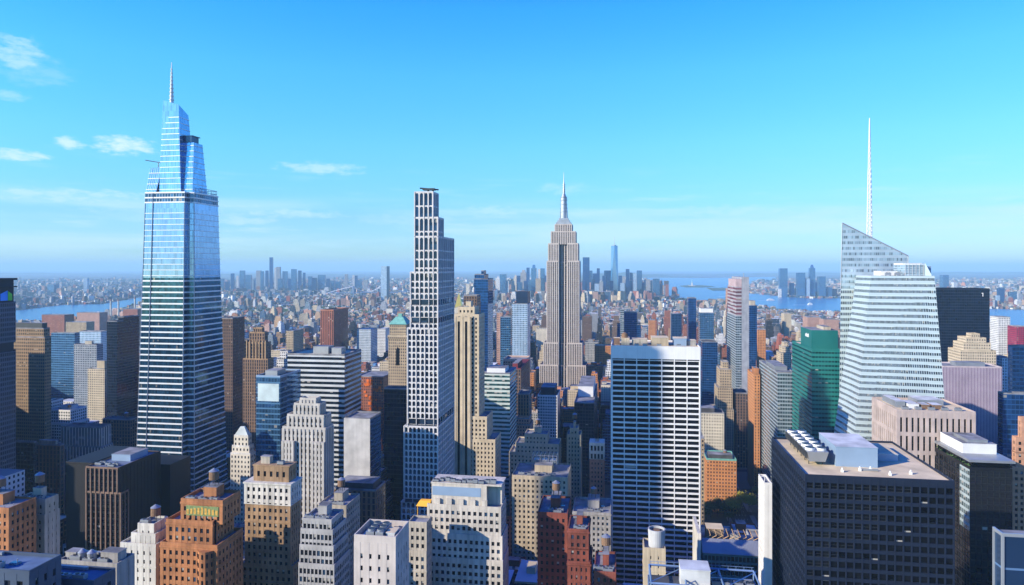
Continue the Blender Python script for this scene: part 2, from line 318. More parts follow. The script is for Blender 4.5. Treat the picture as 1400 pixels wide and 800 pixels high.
# ------------------------------------------------------------------ building kit
UNIT = {}
def unit_window(pane):
    """one sash window, 1 x 1 m, scaled to its opening: glass, a frame round it and a meeting rail"""
    if pane.name in UNIT: return UNIT[pane.name]
    m = MB(); m.box(-.46, .46, -.02, .02, -.46, .46, 0)
    if pane.name == 'drawn_blind': m.box(-.45, .45, -.03, -.02, -.1, .45, 2)
    for a in ((-.5, -.45, -.5, .5), (.45, .5, -.5, .5), (-.45, .45, -.5, -.45), (-.45, .45, .45, .5), (-.45, .45, -.02, .02)):
        m.box(a[0], a[1], -.05, .05, a[2], a[3], 1)
    UNIT[pane.name] = m.mesh('window', [darkpane if pane.name == 'drawn_blind' else pane, darkmetal, blindpane]); return UNIT[pane.name]
def relief(wall, glz, wins, x0, x1, y0, y1, z0, z1, bay, flr, pw, sh, dep=.45, pp=.06, si=0.0, first=None, faces='NSWE', wmat=0, smat=0, nb=None):
    """one tier: a glazed core with floor bands and piers standing proud of it; wins collects every opening"""
    i = dep; h = z1 - z0
    glz.prism(rect(x0 + i, x1 - i, y0 + i, y1 - i), z0, z1 - .1, bay=bay, flr=flr)
    k = 0; z = z1
    first = sh if first is None else first
    wall.box(x0 + si, x1 - si, y0 + si, y1 - si, z1 - first, z1, smat); z = z1 - first; tops = []
    while z - (flr - sh) > z0 + .2:
        zb = z - (flr - sh); tops.append((zb, z)); lo = max(z0, zb - sh)
        wall.box(x0 + si, x1 - si, y0 + si, y1 - si, lo, zb, smat); z = zb - sh
    for ax in 'xy':
        a0, a1 = (x0, x1) if ax == 'x' else (y0, y1); L = a1 - a0; n = max(1, round(L / bay)); step = (L - pw) / n
        for j in range(n + 1):
            c = a0 + pw / 2 + j * step; zt = z1 - .02
            for f, e in ((('N', y0), ('S', y1)) if ax == 'x' else (('W', x1), ('E', x0))):
                if f not in faces: continue
                s_ = -1 if f in 'NE' else 1
                b0, b1 = sorted((e + s_ * pp, e - s_ * (dep + .05)))
                if ax == 'x': wall.box(c - pw / 2, c + pw / 2, b0, b1, z0, zt, wmat)
                else: wall.box(b0, b1, c - pw / 2 + (.01 if j == 0 else 0), c + pw / 2 - (.01 if j == n else 0), z0, zt - .01, wmat)
        for j in range(n):
            c = a0 + pw / 2 + (j + .5) * step
            for f, e in ((('N', y0),) if ax == 'x' else (('W', x1), ('E', x0))):
                if f not in faces: continue
                q = e + (dep - .12) * (1 if f in 'NE' else -1)
                for zb, zt in tops:
                    wins.append(((c, q) if ax == 'x' else (q, c), (zb + zt) / 2, step - pw, zt - zb, 0 if f == 'N' else R(90), f))
def cap(wall, roof, x0, x1, y0, y1, z, ph=1.1, pt=.4, mat=0):
    """parapet round a roof, and the roof deck inside it"""
    wall.box(x0, x1, y0, y0 + pt, z, z + ph, mat); wall.box(x0, x1, y1 - pt, y1, z, z + ph, mat)
    wall.box(x0, x0 + pt, y0 + pt, y1 - pt, z, z + ph, mat); wall.box(x1 - pt, x1, y0 + pt, y1 - pt, z, z + ph, mat)
    roof.box(x0 + pt, x1 - pt, y0 + pt, y1 - pt, z, z + .15)
def put_windows(root, wins, side, zlo, panes, limit=100, name='window'):
    """the hundred largest openings get a window object each, the others share one mesh"""
    rnd = random.Random(len(wins)); w_ = []
    base = root.matrix_basis.copy() if False else None
    for (xy, z, w, h, a, f) in wins:
        if z < zlo or f not in ('N' + side): continue
        X, Y = fromgrid(*xy); d = (root.location.x + X) ** 2 + (root.location.y + Y) ** 2 + (z - CZ) ** 2
        w_.append((d, xy, z, w, h, a))
    w_.sort(key=lambda t: t[0])
    for d, xy, z, w, h, a in w_[:limit]:
        p = panes[0] if rnd.random() < .5 else rnd.choice(panes)
        o = bpy.data.objects.new(name, unit_window(p)); COL.objects.link(o); o.parent = root
        o.location = (xy[0], xy[1], z); o.rotation_euler = (0, 0, a); o.scale = (w, 1, h)
BELTED = ('limestone', 'white_stone', 'beige_stone', 'grey_stone', 'tan_brick', 'orange_brick', 'red_brick', 'warm_white_stone', 'cream_stone', 'pinkish_brick')
PANES = [darkpane, deeppane, bluepane, blindpane]
# rooftop parts
def water_tank(root, x, y, z, r=2.1, h=3.6, leg=2.6):
    m = MB()
    for sx in (-1, 1):
        for sy in (-1, 1): m.bar((x + sx * r * .62, y + sy * r * .62, z), (x + sx * r * .62, y + sy * r * .62, z + leg), .14, 1)
    m.cyl(x, y, z + leg, z + leg + h, r, r * .96, 14, 0); m.cyl(x, y, z + leg + h, z + leg + h + r * .65, r * 1.06, .1, 14, 2)
    return m.build('water_tank', [tankwood, darkmetal, greymetal], root)
def bulkhead(root, x0, x1, y0, y1, z, h, mat=None, top=None, name='penthouse'):
    m = MB(); m.box(x0, x1, y0, y1, z, z + h, 0, 1); m.box(x0 - .15, x1 + .15, y0 - .15, y1 + .15, z + h, z + h + .3, 0, 1)
    return m.build(name, [mat or limestone, top or roofgrey], root)
def air_unit(root, x, y, z, w=3.2, d=2.2, h=1.7):
    m = MB(); m.box(x - w / 2, x + w / 2, y - d / 2, y + d / 2, z + .3, z + h); m.cyl(x - w * .2, y, z + h, z + h + .25, d * .33, n=12, mat=1); m.cyl(x + w * .25, y, z + h, z + h + .25, d * .3, n=12, mat=1)
    for sx in (-.4, .4):
        m.box(x + sx * w - .1, x + sx * w + .1, y - d / 2, y + d / 2, z, z + .3, 1)
    return m.build('air_unit', [greymetal, darkmetal], root)
def duct(root, x0, y0, x1, y1, z):
    m = MB(); m.box(min(x0, x1) - .4, max(x0, x1) + .4, min(y0, y1) - .4, max(y0, y1) + .4, z + .4, z + 1.2)
    for t in (.1, .5, .9): m.box(x0 + (x1 - x0) * t - .15, x0 + (x1 - x0) * t + .15, y0 + (y1 - y0) * t - .15, y0 + (y1 - y0) * t + .15, z, z + .4)
    return m.build('duct', greymetal, root)
def clutter(root, x0, x1, y0, y1, z, seed, n=3, tank=True, pent=True, mat=None):
    rnd = random.Random(seed); w, d = x1 - x0, y1 - y0
    if w < 6 or d < 6: return
    if pent:
        pw, pd = w * rnd.uniform(.3, .5), d * rnd.uniform(.3, .5); px, py = x0 + w * rnd.uniform(.1, .45), y0 + d * rnd.uniform(.3, .55)
        h = rnd.uniform(3.5, 6); bulkhead(root, px, min(px + pw, x1 - 1), py, min(py + pd, y1 - 1), z, h, mat)
        if tank: water_tank(root, px + pw * .5, py + min(pd, y1 - 1 - py) * .5, z + h + .3)
    elif tank: water_tank(root, x0 + w * .6, y0 + d * .6, z)
    for k in range(n): air_unit(root, x0 + w * rnd.uniform(.12, .85), y0 + d * rnd.uniform(.08, .24), z, rnd.uniform(2, 4.5), rnd.uniform(1.8, 2.8), rnd.uniform(1.3, 2.4))
    if n and w > 9:
        m = MB()
        for k in range(5): px, py = x0 + w * rnd.uniform(.06, .94), y0 + d * rnd.uniform(.1, .9); m.cyl(px, py, z, z + rnd.uniform(.7, 1.6), rnd.uniform(.12, .3), n=8)
        m.build('vent_pipe', greymetal, root)
        m = MB(); px, py = x0 + w * rnd.uniform(.2, .8), y0 + d * rnd.uniform(.3, .5); m.box(px - 1.2, px + 1.2, py - .9, py + .9, z, z + .5); m.box(px - 1, px + 1, py - .7, py + .7, z + .5, z + .62, 1); m.build('skylight', [greymetal, bluepane], root)
    if n > 1: duct(root, x0 + w * .15, y0 + d * .9, x0 + w * .6, y0 + d * .9, z)
class Style:
    def __init__(s, wall, core=None, bay=3.4, flr=3.7, pw=1.5, sh=1.7, dep=.45, pp=.06, si=0.0, roof=None, first=None, spandrel=None, panes=None, nwin=100):
        s.__dict__.update(locals()); s.core = core or core_dark; s.roof = roof or roofgrey; s.panes = panes or PANES
def block(name, label, cat, pl, pc, pr, yt, yb, Y, st, tiers=None, d=None, group=None, roofs=True, seed=1, clut=3, tank=True, pent=True, cover=True, cornice=None, parapet=1.1, nwin=None, belts=None):
    """a grid-aligned building of stepped tiers with relief facades; tiers = (x0,x1,y0,y1 as shares, top row or None)"""
    ox, oy, w, dd, side = plan(pl, pc, pr, Y) if pr is not None and pl is not None else (None,) * 5
    if d: dd = d
    root = thing(name, label, cat, (ox, oy, 0), group=group)
    wall, glz, wins = MB(), MB(), []; roofs_ = []
    belts = st.wall.name in BELTED if belts is None else belts
    z0 = 0; last = None; H = Zp(yt, Y); zlo = max(0, Zp(min(yb, 800) + 18, Y))
    tl = tiers or [(0, 1, 0, 1, yt)]
    base = max(0, Zp(860, Y) - 5) if cover else 0          # storeys far below the frame stay a plain shaft
    for (a, b, c, e, y) in tl:
        z1 = Zp(y, Y) if y is not None else H
        x0, x1, y0, y1 = a * w, b * w, c * dd, e * dd
        zs = z0
        if z0 < base - 2 and base < z1 - 6:
            wall.box(x0, x1, y0, y1, z0, base); zs = base
        relief(wall, glz, wins, x0, x1, y0, y1, zs, z1, st.bay, st.flr, st.pw, st.sh, st.dep, st.pp, st.si, st.first, smat=1 if st.spandrel else 0)
        roof = MB(); roofs_.append(roof); cap(wall, roof, x0, x1, y0, y1, z1, parapet)
        if belts and z1 - zs > 14:
            for zb in (z1 - 2 * st.flr - st.sh * .5, (zs + z1) / 2, zs + st.flr * 2):
                zb = z1 - round((z1 - zb) / st.flr) * st.flr - st.sh * .7
                wall.box(x0 - .22, x1 + .22, y0 - .22, y0 - .07, zb, zb + .55); wall.box(x1 + .07, x1 + .22, y0 - .07, y1 + .1, zb, zb + .55); wall.box(x0 - .22, x0 - .07, y0 - .07, y1 + .1, zb, zb + .55)
        if cornice: wall.box(x0 - cornice, x1 + cornice, y0 - cornice, y0 + .3, z1 - .7, z1 + .15); wall.box(x1 - .3, x1 + cornice, y0 + .3, y1, z1 - .7, z1 + .15); wall.box(x0 - cornice, x0 + .3, y0 + .3, y1, z1 - .7, z1 + .15)
        z0 = z1; last = (x0, x1, y0, y1, z1)
    wall.build('wall', [st.wall, st.spandrel or st.wall], root)
    glz.build('window', [st.core, st.roof], root, kind='stuff'); [q.build('roof', st.roof, root) for q in roofs_]
    nw = st.nwin if nwin is None else nwin
    if nw: put_windows(root, wins, side, zlo, st.panes, nw)
    if clut or pent: clutter(root, *[last[0] + .6, last[1] - .6, last[2] + .6, last[3] - .6], last[4] + .15, seed, clut, tank, pent, st.wall)
    claim(ox, oy, w, dd, pl, pr, yb, Y)
    return root, w, dd, H, side, last
def slab(name, label, cat, pl, pc, pr, yt, yb, Y, wallmat, roofmat=None, bay=3.2, flr=3.7, tiers=None, d=None, group=None, pent=None, tank=False, parapet=1.2, trim=None):
    """a more distant building: walls with patterned glazing, parapet, roof and rooftop parts"""
    ox, oy, w, dd, side = plan(pl, pc, pr, Y)
    if d: dd = d
    root = thing(name, label, cat, (ox, oy, 0), group=group); wall = MB(); roofs_ = []; z0 = 0
    for (a, b, c, e, y) in (tiers or [(0, 1, 0, 1, yt)]):
        z1 = Zp(y, Y); x0, x1, y0, y1 = a * w, b * w, c * dd, e * dd
        wall.prism(rect(x0, x1, y0, y1), z0, z1, bay=bay, flr=flr); roof = MB(); roofs_.append(roof); cap(wall, roof, x0, x1, y0, y1, z1, parapet, .5, 1); z0 = z1
    wall.build('wall', [wallmat, trim or roofgrey], root); [q.build('roof', roofmat or roofgrey, root) for q in roofs_]
    if pent:
        a, b, c, e, h = pent[:5]; bulkhead(root, x0 + a * (x1 - x0), x0 + b * (x1 - x0), y0 + c * (y1 - y0), y0 + e * (y1 - y0), z1 + .15, h, pent[5] if len(pent) > 5 else None)
    if tank: water_tank(root, x0 + .7 * (x1 - x0), y0 + .5 * (y1 - y0), z1 + .15)
    claim(ox, oy, w, dd, pl, pr, yb, Y)
    return root, w, dd, z1, side
# ------------------------------------------------------------------ patterned facades for buildings farther off
fa = {}
def fdef(k, *a, **kw): fa[k] = facade('facade_' + k, *a, **kw)
fdef('tan', (.42, .32, .20), wu=.46, wv=.55); fdef('beige', (.55, .45, .31), wu=.42, wv=.52); fdef('cream', (.62, .55, .42), wu=.40, wv=.5)
fdef('brick', (.30, .11, .065), wu=.45, wv=.5, blind=.2); fdef('orange', (.52, .22, .08), wu=.42, wv=.5); fdef('pink', (.46, .27, .20), wu=.45, wv=.5)
fdef('white', (.70, .69, .66), wu=.55, wv=.55); fdef('grey', (.34, .34, .34), wu=.5, wv=.55); fdef('brown', (.16, .10, .07), wu=.5, wv=.7, blind=.06)
fdef('brownpier', (.24, .15, .09), wu=.5, wv=.82, blind=.04); fdef('dark', (.035, .04, .05), (.02, .025, .035), wu=.8, wv=.7, metal=.35, blind=.03)
fdef('navy', (.012, .02, .04), (.008, .016, .036), wu=.92, wv=.8, metal=.25, blind=.0, jit=.35, wrough=.3)
fdef('blue', (.10, .22, .36), (.07, .19, .36), wu=.92, wv=.72, metal=.75, blind=.03, jit=.35, grough=.05, wrough=.3, wmetal=.3)
fdef('deepblue', (.025, .10, .26), (.02, .085, .25), wu=.9, wv=.8, metal=.65, blind=.01, jit=.4, grough=.05, wrough=.3, wmetal=.3)
fdef('paleblue', (.40, .52, .62), (.16, .30, .46), wu=.6, wv=.7, metal=.6, blind=.05, grough=.06, wrough=.5)
fdef('greyglass', (.28, .33, .36), (.10, .15, .18), wu=.86, wv=.6, metal=.6, blind=.1, grough=.08, wrough=.5)
fdef('green', (.018, .20, .175), (.01, .085, .085), wu=.88, wv=.42, metal=.55, blind=.06, grough=.07, wrough=.35, wmetal=.2)
fdef('bands', (.52, .54, .55), (.02, .03, .045), wu=1.1, wv=.55, metal=.4, blind=.05)
fdef('piers', (.60, .56, .48), (.03, .035, .05), wu=.45, wv=1.1, metal=.3, blind=.08)
fdef('stripes', (.50, .44, .48), (.16, .09, .17), wu=.5, wv=1.1, metal=.2, blind=.0, jit=.15, grough=.3)
fdef('concrete', (.46, .46, .45), wu=.0, wv=.0, var=.1); fdef('redfloors', (.34, .32, .34), (.15, .06, .075), wu=1.1, wv=.55, metal=0, blind=.3, grough=.7)
fdef('metgrid', (.085, .11, .16), (.03, .045, .07), wu=.62, wv=.62, metal=.4, blind=.05); fdef('redpier', (.34, .12, .07), (.03, .03, .045), wu=.42, wv=1.1, blind=.03)
fdef('greygrid', (.30, .32, .34), (.05, .08, .12), wu=.6, wv=.6, blind=.1)
st_white = Style(whitestone, bay=3.1, flr=3.75, pw=1.35, sh=1.75); st_tan = Style(tanbrick, bay=3.0, flr=3.6, pw=1.5, sh=1.75, dep=.35)
st_orange = Style(orangebrick, bay=2.9, flr=3.6, pw=1.5, sh=1.7, dep=.35); st_red = Style(redbrick, bay=2.8, flr=3.6, pw=1.5, sh=1.8, dep=.35)
st_beige = Style(beigestone, bay=3.2, flr=3.6, pw=1.7, sh=1.75, dep=.4); st_grey = Style(greystone, bay=3.0, flr=3.6, pw=1.5, sh=1.7, dep=.45)
st_brownpier = Style(pmat('warm_brown_pier', (.21, .135, .095), streak=.1), core=core_black, spandrel=pmat('black_spandrel', (.015, .015, .018), .4), bay=3.3, flr=3.8, pw=.8, sh=1.1, dep=.6, pp=.25, si=.35, roof=pmat('blue_grey_roof', (.13, .17, .24), .9, var=.4), panes=[deeppane, deeppane, darkpane])
# ------------------------------------------------------------------ the glass spire tower (far east side)
def spire_tower():
    Y = 560; X = (247 - CX) / F * Y
    root = thing('glass_tower', 'tallest tapering blue glass skyscraper with white floor bands and thin white spire', 'skyscraper', (X, Y, 0))
    glass_lo = facade('tower_glass_clear', (.05, .15, .25), (.035, .12, .20), wu=.93, wv=1.1, metal=.75, blind=.02, jit=.5, grough=.04, wrough=.2, wmetal=.6)
    glass_hi = facade('tower_glass_fritted', (.42, .58, .76), (.26, .44, .66), wu=.9, wv=1.1, metal=.65, blind=.0, jit=.2, grough=.06, wrough=.2, wmetal=.6)
    band = pmat('terracotta_white_band', (.74, .75, .74), .4, .1, var=.05)
    bot = [(-43.4, 0), (0, 0), (.3, 6.5), (7.3, 7.3), (7.3, 59), (-43.4, 62)]; zt = Zp(264, 566)
    top = [(-33.5, 3), (1.5, 3), (1.8, 7.2), (6.5, 8), (6.5, 42), (-33.5, 44)]
    lerp = lambda z: [(a[0] + (b[0] - a[0]) * z / zt, a[1] + (b[1] - a[1]) * z / zt) for a, b in zip(bot, top)]
    zs = Zp(380, 560)
    m = MB(); m.prism(lerp(26), 26, zs, lerp(zs), bay=1.6, flr=4.6, mw=0, mt=2); m.prism(lerp(zs), zs, zt - 8, lerp(zt - 8), bay=1.6, flr=4.6, mw=1, mt=2)
    m.build('curtain_wall', [glass_lo, glass_hi, roofgrey], root)
    b = MB(); z = 30
    while z < zt - 14:
        p = lerp(z); t = 1.2 if z < zs else .5
        c = (-18, 28); q = [(x + (1 if x > c[0] else -1) * .28, y + (1 if y > c[1] else -1) * .28) for x, y in p]
        b.prism(q, z, z + t, mw=0, mt=0, bottom=True); z += 4.65
    b.build('floor_band', band, root)
    e = MB()                                            # pale edge trims
    for k in (0, 1, 3):
        e.bar((*lerp(26)[k], 26), (*lerp(zt)[k], zt), .45, 0)
    e.bar((-33.4, -.35, 26), (-26.5, 2.6, zt), .35, 0)
    e.build('corner_trim', mullion, root)
    # observation storeys: taller clear glass with dark floors
    o = MB(); o.prism(lerp(zt - 8), zt - 8, zt, lerp(zt), bay=2.6, flr=4, mw=0, mt=1); o.build('observation_storey', [facade('observation_glass', (.30, .40, .50), (.06, .12, .19), wu=.8, wv=.8, metal=.7, blind=.1, grough=.04), roofgrey], root)
    o = MB()
    for z in (zt - 8.2, zt - 4.3, zt - .2): o.prism([(x + (.4 if x > -14 else -.4), y + (.4 if y > 24 else -.4)) for x, y in lerp(min(z, zt))], z, z + 1.1, mt=0, bottom=True)
    o.build('observation_ledge', band, root)
    # interlocking crown volumes
    def vol(nm, pb, pt, z0, z1, extra=0):
        v = MB(); v.prism(pb, z0, z1, pt, bay=1.6, flr=4.6, mw=0, mt=1); o_ = v.build(nm, [glass_hi, roofwhite], root)
        f = MB(); zz = z0 + 3; za = min(z1) if isinstance(z1, (list, tuple)) else z1
        while zz < za - 1:
            t = (zz - z0) / (za - z0); q = [(a[0] + (b_[0] - a[0]) * t, a[1] + (b_[1] - a[1]) * t) for a, b_ in zip(pb, pt)]
            cx = sum(p[0] for p in q) / 4; cy = sum(p[1] for p in q) / 4
            f.prism([(x + (.3 if x > cx else -.3), y + (.3 if y > cy else -.3)) for x, y in q], zz, zz + .5, mt=0, bottom=True); zz += 4.6
        f.build('floor_band', band, o_)
    Z = lambda y, Yd=575: Zp(y, Yd)
    vol('crown', rect(-23.6, -4, 6, 26), rect(-22, -8, 9, 22), zt, [Z(138), Z(145), Z(155), Z(149)])
    vol('crown', rect(-3.8, 5, 8, 29), rect(-7.6, 3, 13, 25), zt, Z(197, 580))
    vol('crown', rect(-34, -25.2, 4, 30), rect(-33, -22.4, 8, 28), zt, Z(230))
    # open steel screen on the west side
    s = MB(); x = 6.3; zb = zt - .5; zh = zt + 5
    for k in range(7): s.bar((x, 15 + k * 4.3, zb), (x, 15 + k * 4.3, zh), .22)
    for k in range(4): s.bar((x - 1 - k * 3.6, 40.8, zb), (x - 1 - k * 3.6, 40.8, zh), .22)
    for z in (zb + 2.6, zh): s.bar((x, 15, z), (x, 40.8, z), .2); s.bar((x, 40.8, z), (x - 12, 40.8, z), .2)
    s.build('screen', mullion, root)
    p = MB(); p.box(-7.4, 1.5, 12.5, 22, Z(196, 578), Z(188, 578)); p.box(-8, 2.5, 12, 23, Z(188, 578), Z(187, 578)); p.build('balcony', pmat('recess_glass', (.03, .07, .14), .15, .3), root)
    c = MB(); c.bar((-27, 10, Z(230)), (-27, 10, Z(222)), .5); c.bar((-36, 6, Z(220)), (-20, 13, Z(224)), .35); c.build('crane', mullion, root)
    q = MB(); q.cyl(-18.5, 15, Z(150), Z(138), 2.2, 1.5, 10); q.cyl(-18.5, 15, Z(138), Z(84), 1.5, .25, 10)
    zz = Z(136)
    while zz < Z(90): q.cyl(-18.5, 15, zz, zz + .5, 1.9 * (1 - .8 * (zz - Z(138)) / (Z(84) - Z(138))) + .25, n=10); zz += 3.2
    q.build('spire', whitepaint, root)
    # stepped podium
    po = MB(); pb = MB()
    for k, (x0, x1, y0, y1, z1) in enumerate(((-47, 16, -4, 66, 30), (-46, 13, -2, 64, 52), (-45, 10.5, 0, 62, 72))):
        z0 = (0, 30, 52)[k]; po.prism(rect(x0, x1, y0, y1), z0, z1, bay=2.2, flr=5, mw=0, mt=1)
        zz = z0 + 2
        while zz < z1: pb.box(x0 - .3, x1 + .3, y0 - .3, y1 + .3, zz, zz + 1.8); zz += 5.4
    po.build('podium', [glass_lo, roofgrey], root); pb.build('podium_band', band, root)
    r, f = togrid(X, Y); FOOT.append((r - 50, r + 18, f - 6, f + 68)); SEEN.append((180, 314, 690, Y))
spire_tower()
# ------------------------------------------------------------------ the slender tower of stacked arches
def arch_tower():
    Y = 470; k = .527; X = (598.5 - CX) / F * Y; px = lambda p: (p - 598.5) * k
    root = thing('arch_tower', 'slender pale tower with stacked arched windows stepping up to a cluster of three tops', 'skyscraper', (X, Y, 0))
    stone = pmat('pale_arch_stone', (.62, .59, .56), .6, var=.1, streak=.08); g = facade('arch_glass', (.03, .06, .10), (.035, .07, .125), wu=1.1, wv=1.1, metal=.6, blind=.04, grough=.05, jit=.6)
    boxes = [(px(549), 0, 1.5, 47, 0, Zp(690, Y)), (px(553.5), 0, 0, 47, 0, Zp(585, Y)), (px(558), 0, .0, 47, 0, Zp(450, Y)), (px(562), 0, 0, 46, 0, Zp(373, Y)), (px(567.6), 0, 0, 46, 0, Zp(324, Y)), (px(567.6), 0, 0, 15, 0, Zp(298, Y)), (px(567.6), px(592), 0, 14, 0, Zp(263, Y))]
    lev = [0] + [b[5] for b in boxes]; core, wall = MB(), MB()
    def arch(p0, u, n, wd, z0, ht, fw, big):
        """one bay: frame with an arched opening, thickness along n"""
        N_ = 6; hw = wd / 2 - fw; spring = z0 + ht - fw * .8 - hw * 1.05; P = lambda a, z, o: (p0[0] + u[0] * a + n[0] * o, p0[1] + u[1] * a + n[1] * o, z)
        arc = [(-hw * math.cos(math.pi * i / N_), spring + hw * 1.05 * math.sin(math.pi * i / N_)) for i in range(N_ + 1)]
        inner = [(-hw, z0 + fw * .9)] + arc + [(hw, z0 + fw * .9)]; outer = [(-wd / 2, z0)] + [(-wd / 2 if a < -1e-6 and i == 0 else (wd / 2 if i == N_ else a / hw * wd / 2), z0 + ht) for i, (a, _) in enumerate(arc)] + [(wd / 2, z0)]
        for i in range(len(inner) - 1):
            a, b, c, d = outer[i], outer[i + 1], inner[i + 1], inner[i]
            wall.face([P(*a, 0), P(*d, 0), P(*c, 0), P(*b, 0)]); wall.face([P(*d, 0), P(*d, -.7), P(*c, -.7), P(*c, 0)])
        a, b, c, d = outer[0], outer[-1], inner[-1], inner[0]
        wall.face([P(*a, 0), P(*b, 0), P(*c, 0), P(*d, 0)]); wall.face([P(*d, 0), P(*c, 0), P(*c, -.7), P(*d, -.7)])
    mech = [Zp(y, Y) for y in (415, 437, 578, 688)]
    for bi, (x0, x1, y0, y1, _, z1) in enumerate(boxes):
        z0 = lev[bi] if bi else 0; zs = max(z0, Zp(800, Y) - 12)
        core.prism(rect(x0 + .6, x1 - .6, y0 + .6, y1 - .6), z0, z1 - .4, bay=3.7, flr=4.62)
        roof = MB(); roof.box(x0 + .3, x1 - .3, y0 + .3, y1 - .3, z1 - .4, z1 - .1); roof.build('roof', roofgrey, root)
        for ax, a0, a1 in (('N', x0, x1), ('W', y0, y1), ('E', y0, y1)):
            L = a1 - a0; n = max(1, round(L / 3.1)); wd = L / n; z = z1
            hi = 9.2 if z1 > Zp(345, Y) else 4.62
            while z - 2 > zs:
                f_h = 9.2 if z > Zp(330, Y) else (6.0 if z > Zp(385, Y) else 4.1)
                zb = max(z - f_h, zs)
                if zb < z - 1.5:
                    solid = any(zb < mz < z for mz in mech)
                    for j in range(n):
                        c = a0 + (j + .5) * wd
                        if ax == 'N': p0, u, nn = (c, y0), (1, 0), (0, -1)
                        elif ax == 'W': p0, u, nn = (x1, c), (0, 1), (1, 0)
                        else: p0, u, nn = (x0, a1 - (c - a0)), (0, -1), (-1, 0)
                        if not solid: arch(p0, u, nn, wd, zb, z - zb, .46, False)
                        if j in (0, n - 1) or j % 2 == 0:
                            e0, e1 = -wd / 2 + .0, -wd / 2 + .35
                            q = [(p0[0] + u[0] * e + nn[0] * o_, p0[1] + u[1] * e + nn[1] * o_) for e, o_ in ((e0, .3), (e1, .3), (e1, -.05), (e0, -.05))]
                            wall.prism(q, zb, z, mt=0)
                    if solid:
                        wall.box(x0 + .25, x1 - .25, y0 + .25, y1 - .25, zb, zb + .5)
                z = zb
        for (cx, cy) in ((x0, y0), (x1, y0), (x1, y1), (x0, y1)):
            wall.box(cx - .35, cx + .35, cy - .35, cy + .35, zs, z1 + .6)
        wall.box(x0 - .1, x1 + .1, y0 - .1, y0 + .5, z1 - .3, z1 + .8); wall.box(x0 - .1, x1 + .1, y1 - .5, y1 + .1, z1 - .3, z1 + .8); wall.box(x0 - .1, x0 + .5, y0 + .5, y1 - .5, z1 - .3, z1 + .8); wall.box(x1 - .5, x1 + .1, y0 + .5, y1 - .5, z1 - .3, z1 + .8)
    core.build('window', [g, roofgrey], root, kind='stuff'); wall.build('arched_wall', stone, root)
    zt = Zp(263, Y); m = MB(); m.box(-12, -3.6, 4, 9, zt + 2.2, zt + 3.4); m.box(-9, -8, 6, 7, zt, zt + 2.2); m.box(-5.6, -4.6, 6, 7, zt, zt + 2.2); m.bar((-14, 5, zt + 3.6), (-1, 6, zt + 2.4), .5); m.build('window_cleaning_crane', darkmetal, root)
    claim(X - 26 * CT, Y + 26 * ST, 26, 47, 549, 621, 720, Y)
arch_tower()
